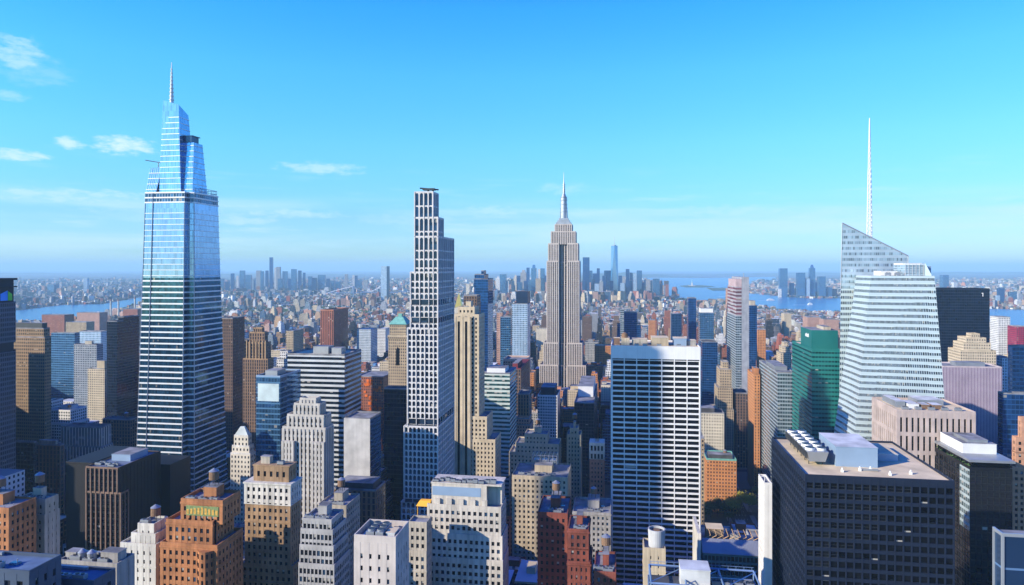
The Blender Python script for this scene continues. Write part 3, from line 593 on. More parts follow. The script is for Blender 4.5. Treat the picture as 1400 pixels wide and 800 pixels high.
# ------------------------------------------------------------------ the stone tower with the mast
def mast_tower():
    Y = 1290; X = (769.5 - CX) / F * Y
    root = thing('limestone_tower', 'soaring grey limestone art deco tower with setbacks, silver mast and needle antenna', 'skyscraper', (X, Y, 0))
    lime = pmat('grey_limestone', (.53, .46, .40), .8, var=.1, streak=.1); span = pmat('aluminium_spandrel', (.12, .11, .13), .5, .4)
    Z = lambda y: Zp(y, Y); wall, glz, w_ = MB(), MB(), []
    tiers = [(-43, 43, -6, 50, 0, Z(500)), (-36, 36, -1, 48, Z(500), Z(470)), (-30.5, 30.5, 3, 45, Z(470), Z(358)), (-28, 28, 5, 43, Z(358), Z(334)), (-23, 23, 7, 41, Z(334), Z(317)), (-16, 16, 9, 39, Z(317), Z(307))]
    for i, (x0, x1, y0, y1, z0, z1) in enumerate(tiers):
        if i < 4:                                        # flanks stand forward of the recessed centre bay
            for a, b in ((x0, -8), (8, x1)): relief(wall, glz, w_, a, b, y0, y1, z0, z1, 3.5, 4, 1.7, 1.6, .5, .35, .25, smat=1)
            relief(wall, glz, w_, -8, 8, y0 + 6, y1 - 6, z0, z1 if i < 3 else Z(325), 5.2, 4, 1.6, 1.6, .5, .2, .2, faces='NS', smat=1)
        else: relief(wall, glz, w_, x0, x1, y0, y1, z0, z1, 3.5, 4, 1.9, 1.6, .5, .5, .3, smat=1)
        for a, b in (((x0, x1),) if i > 3 else ((x0, -8), (8, x1))): roof = MB(); cap(wall, roof, a, b, y0, y1, z1, 1.5 if i > 3 else 2.2, .6); roof.build('roof', roofgrey, root)
    wall.build('wall', [lime, span], root); glz.build('window', [core_dark, roofgrey], root, kind='stuff')
    m = MB(); zc = Z(307)
    m.box(-14, 14, 11, 37, zc, zc + 5); m.box(-11.5, 11.5, 13, 35, zc + 5, zc + 9); m.box(-9, 9, 15.5, 32.5, zc + 9, zc + 13)
    m.build('crown', [pmat('silver_crown', (.45, .45, .46), .4, .5)], root)
    s = MB(); zm = zc + 13; s.cyl(0, 24, zm, Z(272), 7.8, 5.6, 16)
    for a in range(4):
        c, q = math.cos(a * math.pi / 2 + math.pi / 4), math.sin(a * math.pi / 2 + math.pi / 4)
        for kk in range(6):
            r = 8.6 - kk * .7; z0 = zm + kk * 5.5; s.box(c * r * .8 - 1.3, c * r * .8 + 1.3, 24 + q * r * .8 - 1.3, 24 + q * r * .8 + 1.3, zm, z0 + 6)
    s.cyl(0, 24, Z(272), Z(269), 6.4, 6.2, 16); s.cyl(0, 24, Z(269), Z(263), 5.2, 2.8, 16)
    for k in range(5):
        zz = zm + 12 + k * 7; s.cyl(0, 24, zz, zz + 1.0, 8.1 - (zz - zm) * .042, n=16)
    s.build('mast', pmat('silver_mast', (.36, .38, .41), .4, .6, var=.12), root)
    n = MB(); n.cyl(0, 24, Z(263), Z(255), 2.1, 1.9, 8); n.cyl(0, 24, Z(255), Z(246), 1.4, 1.2, 8); n.cyl(0, 24, Z(246), Z(233), .8, .3, 8)
    for y in (261, 258, 254, 251): n.cyl(0, 24, Z(y), Z(y) + 1.6, 2.7, n=8)
    n.build('antenna', greymetal, root)
    claim(X - 43 * CT, Y + 43 * ST - 8, 86, 60, 733, 800, 525, Y)
mast_tower()
blackpane = pmat('black_pane', (.004, .005, .008), .12, 0, .3, .05, spec=.25)
# ------------------------------------------------------------------ the wide white grid slab
def grid_slab():
    Y = 500; X = (836 - CX) / F * Y; kr = (957.5 - CX) / F; w = (kr * Y - X) / (CT + kr * ST); d = 42; H = Zp(474, Y)
    root = thing('office_block', 'broad white travertine grid office slab with seven bays of black windows', 'office building', (X, Y, 0))
    wall, glz, roof, wins = MB(), MB(), MB(), []; zt = Zp(491.5, Y)
    relief(wall, glz, wins, 0, w, 0, d, 0, zt, w / 7, 3.78, .6, 1.2, .9, .1, .0, first=.5)
    wall.box(-.12, w + .12, -.12, d + .12, zt + .9, H); cap(wall, roof, -.1, w + .1, -.1, d + .1, H, .9, .5)
    wall.box(.4, w - .4, .4, d - .4, zt - .05, zt + .9, 1)
    for x in range(8): wall.box(x * (w - .6) / 7, x * (w - .6) / 7 + .6, -.1, .5, zt, zt + .9)
    for x in (-.5, w): wall.box(x, x + .5, .3, d - .3, 0, H - .4)
    wall.build('wall', [travertine, darkmetal], root); glz.build('window', [core_black, roofdark], root, kind='stuff'); roof.build('roof', rooftan, root)
    put_windows(root, wins, 'E', Zp(790, Y), [blackpane, blackpane, blackpane, deeppane], 100)
    z = H + .15
    for a, b, c, e, h, mt in ((1.5, 6, 12, 20, 4.5, brownstone), (7, 13, 10, 22, 4.8, beigestone), (15, 26, 12, 24, 4, limestone), (29, 41, 10, 26, 5.5, beigestone), (45, 54, 12, 26, 5, bluegrey), (54.5, 61, 14, 24, 3.5, greystone)): bulkhead(root, a, min(b, w - 1), c, e, z, h, mt, rooftan)
    m = MB(); m.cyl(9.5, 15, z + 5.1, z + 8, 2.4, 2.2, 14); m.cyl(9.5, 15, z + 8, z + 9, 2.2, .3, 14); m.build('tank', tankwood, root)
    for x in (18, 24, 34, 48): air_unit(root, x, 5, z)
    claim(X, Y, w, d, 835, 960, 772, Y)
grid_slab()
# ------------------------------------------------------------------ the faceted crystal tower with the lattice spire
def crystal_tower():
    Y = 540; root_x = (1170 - CX) / F * Y
    root = thing('crystal_tower', 'faceted pale glass tower with a sloping wedge top and a white lattice spire', 'skyscraper', (root_x, Y, 0))
    gl = facade('crystal_glass', (.52, .61, .62), (.06, .085, .12), wu=.76, wv=.5, metal=.2, blind=.15, jit=.7, grough=.06, wrough=.35, var=.05, wmetal=.25)
    glb = facade('crystal_glass_screen', (.42, .53, .60), (.33, .45, .54), wu=.86, wv=.5, metal=.5, blind=.0, jit=.5, grough=.06, wrough=.25, wmetal=.3)
    def loc(px, py, dist):
        X, Yd = (px - CX) / F * dist - root_x, dist - Y
        return (X * CT - Yd * ST, X * ST + Yd * CT, Zp(py, dist))
    # front crystal: lower corners on the street wall, upper corners drawn in; the north-east edge is cut by a long facet
    a0 = loc(1139, 600, 585); b0 = loc(1168, 597, 540); c0 = loc(1292.5, 560, 523); a1 = loc(1172, 371, 565); b1 = loc(1191, 377, 541); c1 = loc(1277.5, 375, 528)
    zl = (a0[2] + b0[2]) / 2; zt = b1[2]
    def ext(p, q, z): t = (z - p[2]) / (q[2] - p[2]); return (p[0] + (q[0] - p[0]) * t, p[1] + (q[1] - p[1]) * t)
    base = [ext(b0, b1, 30), ext(c0, c1, 30), (ext(c0, c1, 30)[0], 64), (ext(a0, a1, 30)[0] + 10, 66), ext(a0, a1, 30)]
    head = [ext(b0, b1, zt), ext(c0, c1, zt), (ext(c0, c1, zt)[0] - 1, 52), (ext(a0, a1, zt)[0] + 8, 54), ext(a0, a1, zt)]
    m = MB(); m.prism(base, 30, zt, head, bay=1.55, flr=4.75, mw=0, mt=1); m.build('curtain_wall', [gl, roofwhite], root)
    p = MB(); p.prism([(x * 1.01, y * 1.01 - .5) for x, y in base], 0, 30, mt=0, bay=2, flr=5); p.build('podium', gl, root)
    b = MB(); z = zt - 1
    while z > 60:
        t = (z - 30) / (zt - 30); q = [(u[0] + (v[0] - u[0]) * t, u[1] + (v[1] - u[1]) * t) for u, v in zip(base, head)]
        cx = sum(v[0] for v in q) / 5; b.prism([(x + (.15 if x > cx else -.15), y + (.15 if y > 30 else -.15)) for x, y in q], z - .7, z, mt=0, bottom=True); z -= 4.75
    b.build('floor_band', pmat('fritted_band', (.60, .70, .71), .35, .3, var=.06), root)
    # taller wedge behind, its top edge sloping down to the west
    A0 = loc(1143, 560, 600); A1 = loc(1151.5, 305, 590); B1 = loc(1243, 350, 580); zA, zB = A1[2], B1[2]
    w0 = [(A0[0], A0[1] - 3), (B1[0] + 3, A0[1] - 3), (B1[0] + 3, A0[1] + 38), (A0[0] + 13, A0[1] + 38)]; w1 = [(A1[0], A1[1]), (B1[0], A1[1]), (B1[0], A1[1] + 30), (A1[0] + 10.6, A1[1] + 30)]
    zm = Zp(395, 590); tm = .72
    wm_ = [(u[0] + (v[0] - u[0]) * tm, u[1] + (v[1] - u[1]) * tm) for u, v in zip(w0, w1)]
    m = MB(); m.prism(w0, 20, zm, wm_, bay=1.55, flr=4.75, mw=0, mt=2); m.prism(wm_, zm, [zA, zB, zB, zA], w1, bay=1.55, flr=4.75, mw=1, mt=2); m.build('wedge', [gl, glb, roofwhite], root)
    e = MB(); e.bar((*w1[0], zA), (*w1[1], zB), .5); e.bar((*w1[0], zA), (*wm_[0], zm), .35); e.bar((*w1[1], zB), (*wm_[1], zm), .35); e.build('edge_trim', mullion, root)
    # roof machinery, glazed crown corner
    zr = zt + .1; X0 = head[4][0]
    bulkhead(root, X0 + 14, X0 + 26, 14, 30, zr, 3.2, whitepaint, roofwhite, 'roof_plant'); bulkhead(root, X0 + 30, X0 + 44, 14, 32, zr, 9.5, whitepaint, roofwhite); bulkhead(root, X0 + 45, X0 + 50, 12, 30, zr, 7.0, bluegrey, roofgrey)
    s = MB(); xr = head[1][0]
    for k in range(6): s.bar((xr - 17 + k * 2.6, 6, zr), (xr - 17 + k * 2.6, 6, zr + 9.5 - (0 if k < 5 else 1.5)), .18)
    for k in range(5): s.bar((xr - 17, 6, zr + 1.8 + k * 1.9), (xr - 3.4, 6, zr + 1.8 + k * 1.9), .12)
    s.prism([(xr - 3.4, 4), (xr - .2, 1), (xr - .2, 30), (xr - 3.4, 30)], zr, [zr + 9.5, zr + .6, zr + .6, zr + 9.5], mw=1, mt=1); s.prism(rect(xr - 17, xr - 3.6, 6.4, 30), zr, zr + 8.5, bay=2.6, flr=1.9, mw=1, mt=1)
    s.build('glass_crown', [mullion, glb], root)
    for k in range(4): air_unit(root, X0 + 17 + k * 7, 8, zr, 4, 2.4, 2.2)
    # lattice spire
    q = MB(); sx, sy, z0, z1 = loc(1185, 320, 605)[0], A1[1] + 12, Zp(345, 605), Zp(164, 605)
    R0 = 2.3; n = 26; ring = []
    for i in range(n + 1):
        t = i / n; r = R0 * (1 - t) ** .8 + .18; z = z0 + (z1 - z0) * t
        ring.append([Vector((sx + r * math.cos(2 * math.pi * j / 3 + .4), sy + r * math.sin(2 * math.pi * j / 3 + .4), z)) for j in range(3)])
    for i in range(n):
        for j in range(3):
            q.bar(ring[i][j], ring[i + 1][j], .36 if i < 16 else .24); q.bar(ring[i][j], ring[i + 1][(j + 1) % 3], .2); q.bar(ring[i + 1][j], ring[i + 1][(j + 1) % 3], .18)
    q.build('spire', whitepaint, root)
    r, f = togrid(root_x, Y); FOOT.append((r - 35, r + 90, f - 25, f + 90)); SEEN.append((1138, 1293, 600, 523))
crystal_tower()
# ------------------------------------------------------------------ nearer masonry and glass blocks
blackpane = pmat('black_pane', (.004, .005, .008), .12, 0, .3, .05, spec=.25)
def front_dark_slab():
    """dark gridded office slab with a tan roof and big rooftop plant"""
    st = Style(charcoal, core=core_black, bay=3.25, flr=4.1, pw=.55, sh=1.5, dep=.4, pp=.14, roof=rooftan, first=2.2, panes=[blackpane, blackpane, blackpane, deeppane])  # charcoal deepened to dark blue, standing in for shade on its front
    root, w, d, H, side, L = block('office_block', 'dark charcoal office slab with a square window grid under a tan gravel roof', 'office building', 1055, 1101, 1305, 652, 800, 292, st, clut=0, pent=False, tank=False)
    z = H + .15; bulkhead(root, w * .30, w * .60, 18, 44, z, 8.5, bluegrey, roofwhite, 'plant_room'); bulkhead(root, w * .605, w * .82, 30, 50, z, 3.0, bluegrey, rooftan)  # blue-grey colour stands in for shade on the plant room's front
    m = MB(); x0, x1, y0, y1 = w * .085, w * .24, 16, 58                   # long louvred cooling tower on legs, fans on top
    m.prism([(x0 + 1.2, y0 + .8), (x1 - 1.2, y0 + .8), (x1 - 1.2, y1), (x0 + 1.2, y1)], z + 2, z + 6.5, [(x0, y0), (x1, y0), (x1, y1), (x0, y1)], mw=0, mt=0, bottom=True)
    for k in range(6):
        yy = y0 + 4 + k * 6.6; m.cyl((x0 + x1) / 2 - 2.4, yy, z + 6.5, z + 7.6, 2.1, n=14, mat=2, top=1); m.cyl((x0 + x1) / 2 + 2.4, yy, z + 6.5, z + 7.6, 2.1, n=14, mat=2, top=1)
        m.box(x0 + 1.5, x0 + 1.8, yy, yy + .3, z, z + 2, 1); m.box(x1 - 1.8, x1 - 1.5, yy, yy + .3, z, z + 2, 1)
    for k in range(9): m.box(x0 - .1, x0 + .02, y0 + 1 + k * 4.5, y0 + 4.6 + k * 4.5, z + 3, z + 6, 1)
    m.build('cooling_tower', [greymetal, darkmetal, whitepaint], root)
    for x, y in ((.44, 12), (.52, 13), (.78, 10), (.3, 9), (.62, 7)):
        m = MB(); m.box(w * x - .5, w * x + .5, y - .5, y + .5, z, z + 1.1); m.cyl(w * x, y, z + 1.1, z + 1.9, .35, n=8); m.build('vent', whitepaint, root)
    duct(root, w * .44, 12.5, w * .56, 12.5, z - .3)
    m = MB()
    for k in range(14): m.box(w - .45, w - .4, .6 + k * 4.4, .7 + k * 4.4, H + 1.1, H + 1.5)
    m.build('railing', greymetal, root)
front_dark_slab()
st_pier2 = Style(pmat('pink_beige_stone', (.46, .37, .33), streak=.1), core=core_black, bay=3.9, flr=12.5, pw=2.1, sh=2.6, dep=.8, pp=.1, roof=rooftan, first=4.2, panes=[deeppane, deeppane, darkpane])
root, w, d, H, side, L = block('pier_block', 'beige stone block with tall black window slots between piers and a cluttered roof', 'office building', 1192, 1226, 1334, 562, 640, 470, st_pier2, clut=0, pent=False, tank=False)
for a, b, c, e, h, mt in ((.08, .2, .25, .8, 4, greymetal), (.22, .36, .2, .5, 3, whitepaint), (.40, .50, .2, .4, 2.6, tankwood), (.54, .66, .2, .4, 2.6, tankwood), (.45, .8, .5, .85, 3.5, greymetal)): bulkhead(root, a * w, b * w, c * d, e * d, H + .15, h, mt, roofwhite, 'roof_plant')
for k in range(5): air_unit(root, w * (.15 + .17 * k), d * .1 + 1, H + .15, 4, 2.4, 2)
# black glass office with a pale overhanging roof and white penthouse
st_blk = Style(pmat('black_cladding', (.012, .013, .016), .35, .2), core=facade('black_speckled_glass', (.010, .011, .014), (.012, .014, .018), wu=1.1, wv=1.1, metal=.2, blind=.0, jit=.8), bay=3.4, flr=4.2, pw=.25, sh=.9, dep=.3, pp=.05, panes=[deeppane, deeppane, deeppane, deeppane, blindpane], nwin=100, first=1.2)
root, w, d, H, side, L = block('black_office', 'black glass office with a pale overhanging roof slab, planted terrace and white penthouse', 'office building', 1266, 1326, 1384, 641, 800, 420, st_blk, clut=0, pent=False, tank=False)
m = MB(); m.box(1.5, w - .5, 1.2, d - 1, H + .2, H + 4.2, 1); m.build('terrace_storey', [charcoal, core_black], root)
m = MB(); m.box(-.5, w + 1.5, -.6, d + .5, H + 4.2, H + 5.6); m.build('roof_slab', [greymetal], root)
bulkhead(root, w * .12, w * .95, d * .25, d * .75, H + 5.6, 6, whitepaint, roofgrey); bulkhead(root, w * .3, w * .8, d * .3, d * .6, H + 11.9, 1.5, greymetal, roofgrey, 'roof_plant')
m = MB()
rnd = random.Random(4)
for k in range(26):
    y = rnd.uniform(3, d - 3); x = rnd.uniform(.4, 1.2); z = H + .6
    for q in range(6): c = Vector((x + rnd.uniform(-.5, .5), y + rnd.uniform(-.7, .7), z + rnd.uniform(0, 1.2))); u = Vector((rnd.uniform(-1, 1), rnd.uniform(-1, 1), rnd.uniform(-1, 1))).normalized() * .5; v = u.orthogonal().normalized() * .5; m.face([c + u, c + v, c - u, c - v])
m.build('planting', pmat('terrace_leaves', (.07, .13, .04), .8, var=.4, vscale=1), root, kind='stuff')
m = MB(); zb_ = Zp(726, 420); m.prism([(-.3, .1), (-.05, .1), (-.05, 12), (-.3, 12)], zb_, H - .5, bay=2.5, flr=4.2, mt=0, bottom=True); m.build('glass_bay', facade('pale_bay', (.32, .38, .38), (.12, .18, .19), wu=.85, wv=.6, metal=.5, blind=.4), root)
# teal-green office with a sign block on its roof
root, w, d, H, side = slab('green_office', 'emerald green glass office tower with a white sign on its raised roof block', 'office building', 1083, 1110, 1150, 479, 600, 640, fa['green'], rooftan, 2.8, 4.0, tiers=[(0, 1, 0, 1, 479)], trim=pmat('green_trim', (.02, .2, .18), .4, .3))
m = MB(); x0, y0 = w * .06, d * .1; m.prism(rect(x0, w * .98, y0, d * .62), H + .2, H + 18, mw=0, mt=1); o = m.build('roof_block', [pmat('green_panel', (.015, .18, .165), .4, .3, var=.06), roofgrey], root)
s = MB(); zz = H + 10.5
for k, L_ in enumerate((2.4, 1.3, 1.3, 2.0, 1.6, 1.2)): s.box(x0 - .25, x0 - .05, y0 + 9 + sum((2.4, 1.3, 1.3, 2.0, 1.6, 1.2)[:k]) * 1.25, y0 + 9 + sum((2.4, 1.3, 1.3, 2.0, 1.6, 1.2)[:k]) * 1.25 + L_, zz, zz + (3.4 if k in (0, 3) else 2.6))
s.build('sign', whitepaint, o); bulkhead(root, w * .55, w * .8, y0 + 6, d * .5, H + 18, 2.5, limestone)
# bulk of the nearer blocks --------------------------------------------------------------------------------------------
root, w, d, H, side, L = block('brick_tower', 'orange brick tower with a carved green and gold crown panel and stepped wings', 'tower block', 219, 297, 330, 751, 800, 290, st_orange, d=20,
    tiers=[(0, 1, 0, 1, 751), (.04, .86, .12, .95, 722), (.26, 1.0, .2, .9, 694)], cornice=.25, clut=4, parapet=1.6)
m = MB(); x0, x1, yy, zt = w * .36, w * .93, d * .2, Zp(694, 290); m.box(x0, x1, yy - .2, yy - .08, zt - 5.4, zt - 1.2)
m2 = MB()
for k in range(9): cx = x0 + (k + .5) * (x1 - x0) / 9; m2.prism([(cx - .5, yy - .3), (cx + .5, yy - .3), (cx + .5, yy - .2), (cx - .5, yy - .2)], zt - 4.8, zt - 1.8 - abs(k - 4) * .25, mt=0)
p = m.build('crown_panel', pmat('green_terracotta', (.20, .26, .10), .6, var=.3, vscale=1.2), root); m2.build('ornament', pmat('gold_terracotta', (.62, .36, .07), .6, var=.3, vscale=1.2), p)
m = MB()
for k in range(5): cx = x0 + (k + .5) * (x1 - x0) / 5; m.box(cx - .45, cx + .45, yy - .22, yy - .06, zt - 17, zt - 6.6)
m.build('window_slot', deeppane, root)
m = MB()                                             # rounded corner bay of the lower front
m.cyl(w * .80, .8, 0, Zp(753, 290), 3.6, n=16, mat=0, top=0)
zb = Zp(753, 290)
for k in range(10):
    for q in range(5):
        a = math.pi * (1.14 + .18 * q); m.bar((w * .80 + 3.5 * math.cos(a), .8 + 3.5 * math.sin(a), zb - 3.6 * (k + 1) + .7), (w * .80 + 3.5 * math.cos(a), .8 + 3.5 * math.sin(a), zb - 3.6 * (k + 1) + 2.6), .42, 1)
m.build('corner_bay', [orangebrick, core_dark], root)
root, w, d, H, side, L = block('brick_tower', 'tan brick tower wearing a white stone crown and a small tan penthouse', 'tower block', 335, 397, 411, 664, 800, 330, st_tan,
    tiers=[(-.10, 1.06, 0, 1.1, 775), (0, 1, 0, 1, 692)], cornice=None, clut=0, pent=False, parapet=.4)
m = MB(); z0, z1 = Zp(692, 330), Zp(664, 330); g_ = MB(); wv = []; relief(m, g_, wv, -.25, w + .25, -.25, d + .25, z0 + .4, z1, 3.0, 3.6, 1.5, 1.6, .4, .08)
m.box(-.7, w + .7, -.7, d + .7, z1, z1 + .8); m.box(-.45, w + .45, -.45, d + .45, z0 + .05, z0 + .4); o = m.build('crown', whitestone, root); g_.build('window', [core_dark, roofgrey], o, kind='stuff')
m = MB(); g_ = MB(); relief(m, g_, wv, w * .14, w * .92, d * .2, d * .9, z1 + .8, Zp(641, 330), 3.4, 5, 1.9, 2.4, .3, .06); m.box(w * .12, w * .94, d * .18, d * .92, Zp(641, 330), Zp(641, 330) + .6); o = m.build('penthouse', tanbrick, root); g_.build('window', [core_dark, roofgrey], o, kind='stuff')
bulkhead(root, w * .25, w * .45, d * .4, d * .7, Zp(641, 330) + .6, 3.2, limestone); air_unit(root, w * .7, d * .4, Zp(641, 330) + .6)
st_wed = Style(pmat('grey_terrace_stone', (.40, .39, .37), streak=.12), bay=1.9, flr=3.6, pw=.5, sh=1.3, dep=.35, panes=[darkpane, bluepane, deeppane, blindpane])
root, w, d, H, side, L = block('terraced_office', 'grey office of wedding cake terraces stacked in even window bands', 'office building', 408, 457, 478, 776, 800, 300, st_wed,
    tiers=[(0, 1, 0, 1, 776), (0, .95, .06, 1, 752), (0, .90, .12, 1, 731), (.02, .84, .18, .95, 718)], clut=4, tank=False)
st_deco = Style(pmat('deco_grey_stone', (.50, .46, .40), streak=.18), bay=2.9, flr=3.7, pw=1.55, sh=1.5, dep=.5, pp=.35, si=.1, panes=PANES)
root, w, d, H, side, L = block('deco_tower', 'grey stone art deco tower with fluted stepped crown of narrow piers', 'tower block', 386, 445, 456, 588, 730, 430, st_deco,
    tiers=[(0, 1, 0, 1, 588), (.10, .95, .06, .94, 571), (.24, .84, .14, .86, 556), (.36, .74, .22, .78, 549)], clut=1, pent=False, tank=True, parapet=1.4)
m = MB(); g_ = MB(); wv = []; zt = Zp(604, 430); relief(m, g_, wv, w * .02, w * .30, -2.2, -.4, 0, zt, 2.9, 3.7, 1.5, 1.5, .4, .2); o = m.build('flank', st_deco.wall, root); g_.build('window', [core_dark, roofgrey], o, kind='stuff')
m = MB(); g_ = MB(); relief(m, g_, wv, w * .70, w * 1.0, -2.2, -.4, 0, zt, 2.9, 3.7, 1.5, 1.5, .4, .2); o = m.build('flank', st_deco.wall, root); g_.build('window', [core_dark, roofgrey], o, kind='stuff')
block('stone_block', 'pale stone wing with terraces stepping down from the fluted grey deco tower', 'tower block', 414, 470, 492, 716, 800, 372, Style(limestone, bay=3, flr=3.6, pw=1.4, sh=1.6), tiers=[(0, 1, 0, 1, 716), (.3, 1, .15, 1, 697)], clut=2, nwin=60)
root, w, d, H, side, L = block('plain_stone_block', 'pale stone block whose roof well is filled with grey cooling plant', 'office building', 484, 541, 559, 744, 800, 250, Style(pmat('pale_pink_stone', (.56, .49, .43), streak=.12), bay=3.6, flr=4.4, pw=2.4, sh=2.6, dep=.5, first=4.2, roof=rooftan), clut=0, pent=False, tank=False, parapet=2.6)
z = H + .15
for x in range(2):
    for y in range(3):
        m = MB(); cx, cy = w * (.35 + .22 * x), d * (.2 + .2 * y); m.box(cx - 1.5, cx + 1.5, cy - 1.8, cy + 1.8, z + .4, z + 3.2); m.cyl(cx, cy, z + 3.2, z + 3.9, 1.3, n=14, mat=0, top=1); m.box(cx - 1.2, cx + 1.2, cy - .2, cy + .2, z, z + .4, 1); m.build('cooling_unit', [greymetal, darkmetal], root)
bulkhead(root, w * .72, w * .92, d * .15, d * .5, z, 2.6, roofwhite, rooftan, 'plant_room'); duct(root, w * .15, d * .12, w * .15, d * .8, z)
root, w, d, H, side, L = block('white_stone_block', 'broad white stone block with stepped wings and long windowless top storey', 'office building', 584, 685, 688, 668, 800, 330, Style(pmat('warm_white_stone', (.58, .52, .43), streak=.3, var=.2, vscale=.07), bay=2.75, flr=3.65, pw=1.2, sh=1.75, dep=.45, roof=roofgrey), d=15,
    tiers=[(-.06, 1.03, -.1, 1.05, 768), (-.03, 1.02, -.04, 1.02, 736), (.0, 1, 0, 1, 697)], clut=0, pent=False, tank=False)
z0, z1 = Zp(697, 330), Zp(667, 330); m = MB(); m.box(w * .05, w * .80, d * .1, d * .97, z0 + .2, z1); m.box(w * .80, w * .985, d * .38, d * .97, z0 + .2, z1); m.box(w * .06, w * .72, d * .1 - .12, d * .1, z0 + 5, z1 - 1.2, 2); m.box(w * .04, w, d * .09, d * .98, z1, z1 + .7)
for k in range(5): m.box(w * (.1 + .16 * k), w * (.1 + .16 * k) + 2.6, d * .03, d * .1, z0 + .2, z0 + 3.6)
m.build('attic_storey', [pmat('warm_white_stone', (.58, .53, .45)), roofgrey, bluegrey], root)
rnd = random.Random(8)
for k in range(11): air_unit(root, w * (.1 + .078 * k), d * rnd.uniform(.16, .3), z1 + .7, rnd.uniform(1.8, 3.2), 2, rnd.uniform(1, 2))
for k in range(3): duct(root, w * (.15 + .3 * k), d * .4, w * (.3 + .3 * k), d * .4, z1 + .7)
block('stone_wing', 'lower white stone wing with ranks of small windows below a yellow awning', 'office building', 558, 583, 590, 718, 800, 316, Style(limestone, bay=2.75, flr=3.65, pw=1.2, sh=1.75), tiers=[(-.3, 1, 0, 1, 757), (0, 1, .05, 1, 718)], clut=0, pent=False, nwin=80)
aw = MB(); X, Y = XY(581, 338); zq = Zp(684, 338); aw.prism([(-4, -2), (3, -2), (3, 3), (-4, 3)], zq - 2.4, zq, [(-2.5, -.5), (3, -.5), (3, 2), (-2.5, 2)], mt=0, bottom=True)
for sx in (-3.4, 2.6): aw.box(sx, sx + .25, -1.6, -1.35, zq - 12, zq - 2.4)
o = aw.build('awning', pmat('yellow_canvas', (.85, .42, .03), .7, var=.08)); o.location = (X, Y, 0); o.rotation_euler = (0, 0, -T); tag(o, 'bright yellow awning on the stone wing beside the arched tower', 'awning')
# slim striped tower with a stepped shoulder
st_500 = Style(pmat('cream_limestone', (.56, .46, .32), streak=.12), bay=3.2, flr=3.6, pw=1.7, sh=1.7, dep=.45, nwin=100)
root, w, d, H, side, L = block('setback_tower', 'slim cream stone tower with two long black stripes and a stepped shoulder', 'skyscraper', 621, 677, 684, 602, 665, 555, st_500, d=27,
    tiers=[(0, 1, 0, 1, 603), (0, .80, 0, .95, 572), (0, .60, .04, .9, 432), (.06, .48, .12, .8, 422)], clut=1, pent=True, tank=False)
m = MB(); zt = Zp(440, 555); m.box(w * .0, w * .42, -.75, -.05, 0, Zp(434, 555)); 
for x in (.09, .27): m.box(w * x, w * x + 1.7, -.9, -.75, 0, zt, 1)
for x in (.03, .20, .38): m.box(w * x - .5, w * x + .6, -1.05, -.75, 0, Zp(431, 555))
m.build('striped_front', [st_500.wall, deeppane], root)
block('beige_block', 'beige office with sunlit front and a steel frame of cooling plant on its roof', 'office building', 700, 776, 786, 655, 740, 480, st_beige, d=34, tiers=[(0, 1, 0, 1, 655)], clut=6, tank=False)
rt = bpy.data.objects['beige_block']; m = MB(); H = Zp(655, 480); w = plan(700, 776, 786, 480)[2]
for x in range(7):
    for y in (20, 30): m.bar((w * .30 + x * 3, y, H), (w * .30 + x * 3, y, H + 10), .18)
for z in (3.5, 6.8, 10):
    for y in (20, 30): m.bar((w * .30, y, H + z), (w * .30 + 18, y, H + z), .16)
    for x in range(7): m.bar((w * .30 + x * 3, 20, H + z), (w * .30 + x * 3, 30, H + z), .14)
for x in range(3): m.box(w * .30 + 1 + x * 6, w * .30 + 5 + x * 6, 22, 28, H + 3.6, H + 6.4)
m.build('plant_frame', greymetal, rt)
block('stone_block', 'cream stepped apartment tower behind the block with the roof steelwork', 'tower block', 696, 764, 775, 610, 650, 600, Style(pmat('cream_stone', (.60, .50, .35), streak=.1), bay=3.4, flr=3.6, pw=2, sh=1.9, dep=.4), d=24, tiers=[(0, 1, 0, 1, 622), (.12, 1, .1, 1, 610), (.30, .76, .2, .95, 598)], clut=1, nwin=70)
root, w, d, H, side, L = block('brick_building', 'dark red brick building with pale stone courses and a lit narrow front', 'apartment building', 735, 776, 782, 705, 800, 345, st_red, d=26, clut=3)
root, w, d, H, side, L = block('brick_building', 'bright red brick corner building trimmed with white cornices', 'apartment building', 776, 807, 812, 729, 800, 318, st_red, tiers=[(0, 1, 0, 1, 772), (0, .92, .1, 1, 730)], cornice=.45, clut=3, tank=False, d=20)
block('grey_stone_block', 'shaded grey stone block with corniced top beside the white grid slab', 'office building', 783, 835, 838, 704, 790, 455, Style(greystone, bay=3.2, flr=3.6, pw=1.6, sh=1.7), d=30, cornice=.4, clut=3, nwin=60)
root, w, d, H, side, L = block('brick_tower', 'slender red brick tower with arcaded white stone top', 'tower block', 806, 826, 829, 630, 660, 560, Style(pmat('pink_brick', (.40, .20, .14), var=.25, vscale=.4), bay=3, flr=3.6, pw=1.6, sh=1.8), d=14, clut=0, pent=False, nwin=40)
m = MB(); g_ = MB(); relief(m, g_, [], -.2, w + .2, -.2, d + .2, H + 1.2, Zp(606, 560), 3, 6.5, 1.2, 2.4, .5, .1); m.box(-.2, w + .2, -.2, d + .2, H + .9, H + 1.2); o = m.build('crown', whitestone, root); g_.build('window', [core_dark, roofgrey], o, kind='stuff'); air_unit(root, w * .5, d * .4, Zp(606, 560))
block('beige_tower', 'beige brick tower with gabled top near the white gridded tower', 'tower block', 775, 794, 797, 590, 645, 600, Style(beigestone, bay=3, flr=3.6, pw=1.6, sh=1.7), d=18, tiers=[(0, 1, 0, 1, 596), (.2, .8, .1, .9, 588)], clut=0, nwin=50)
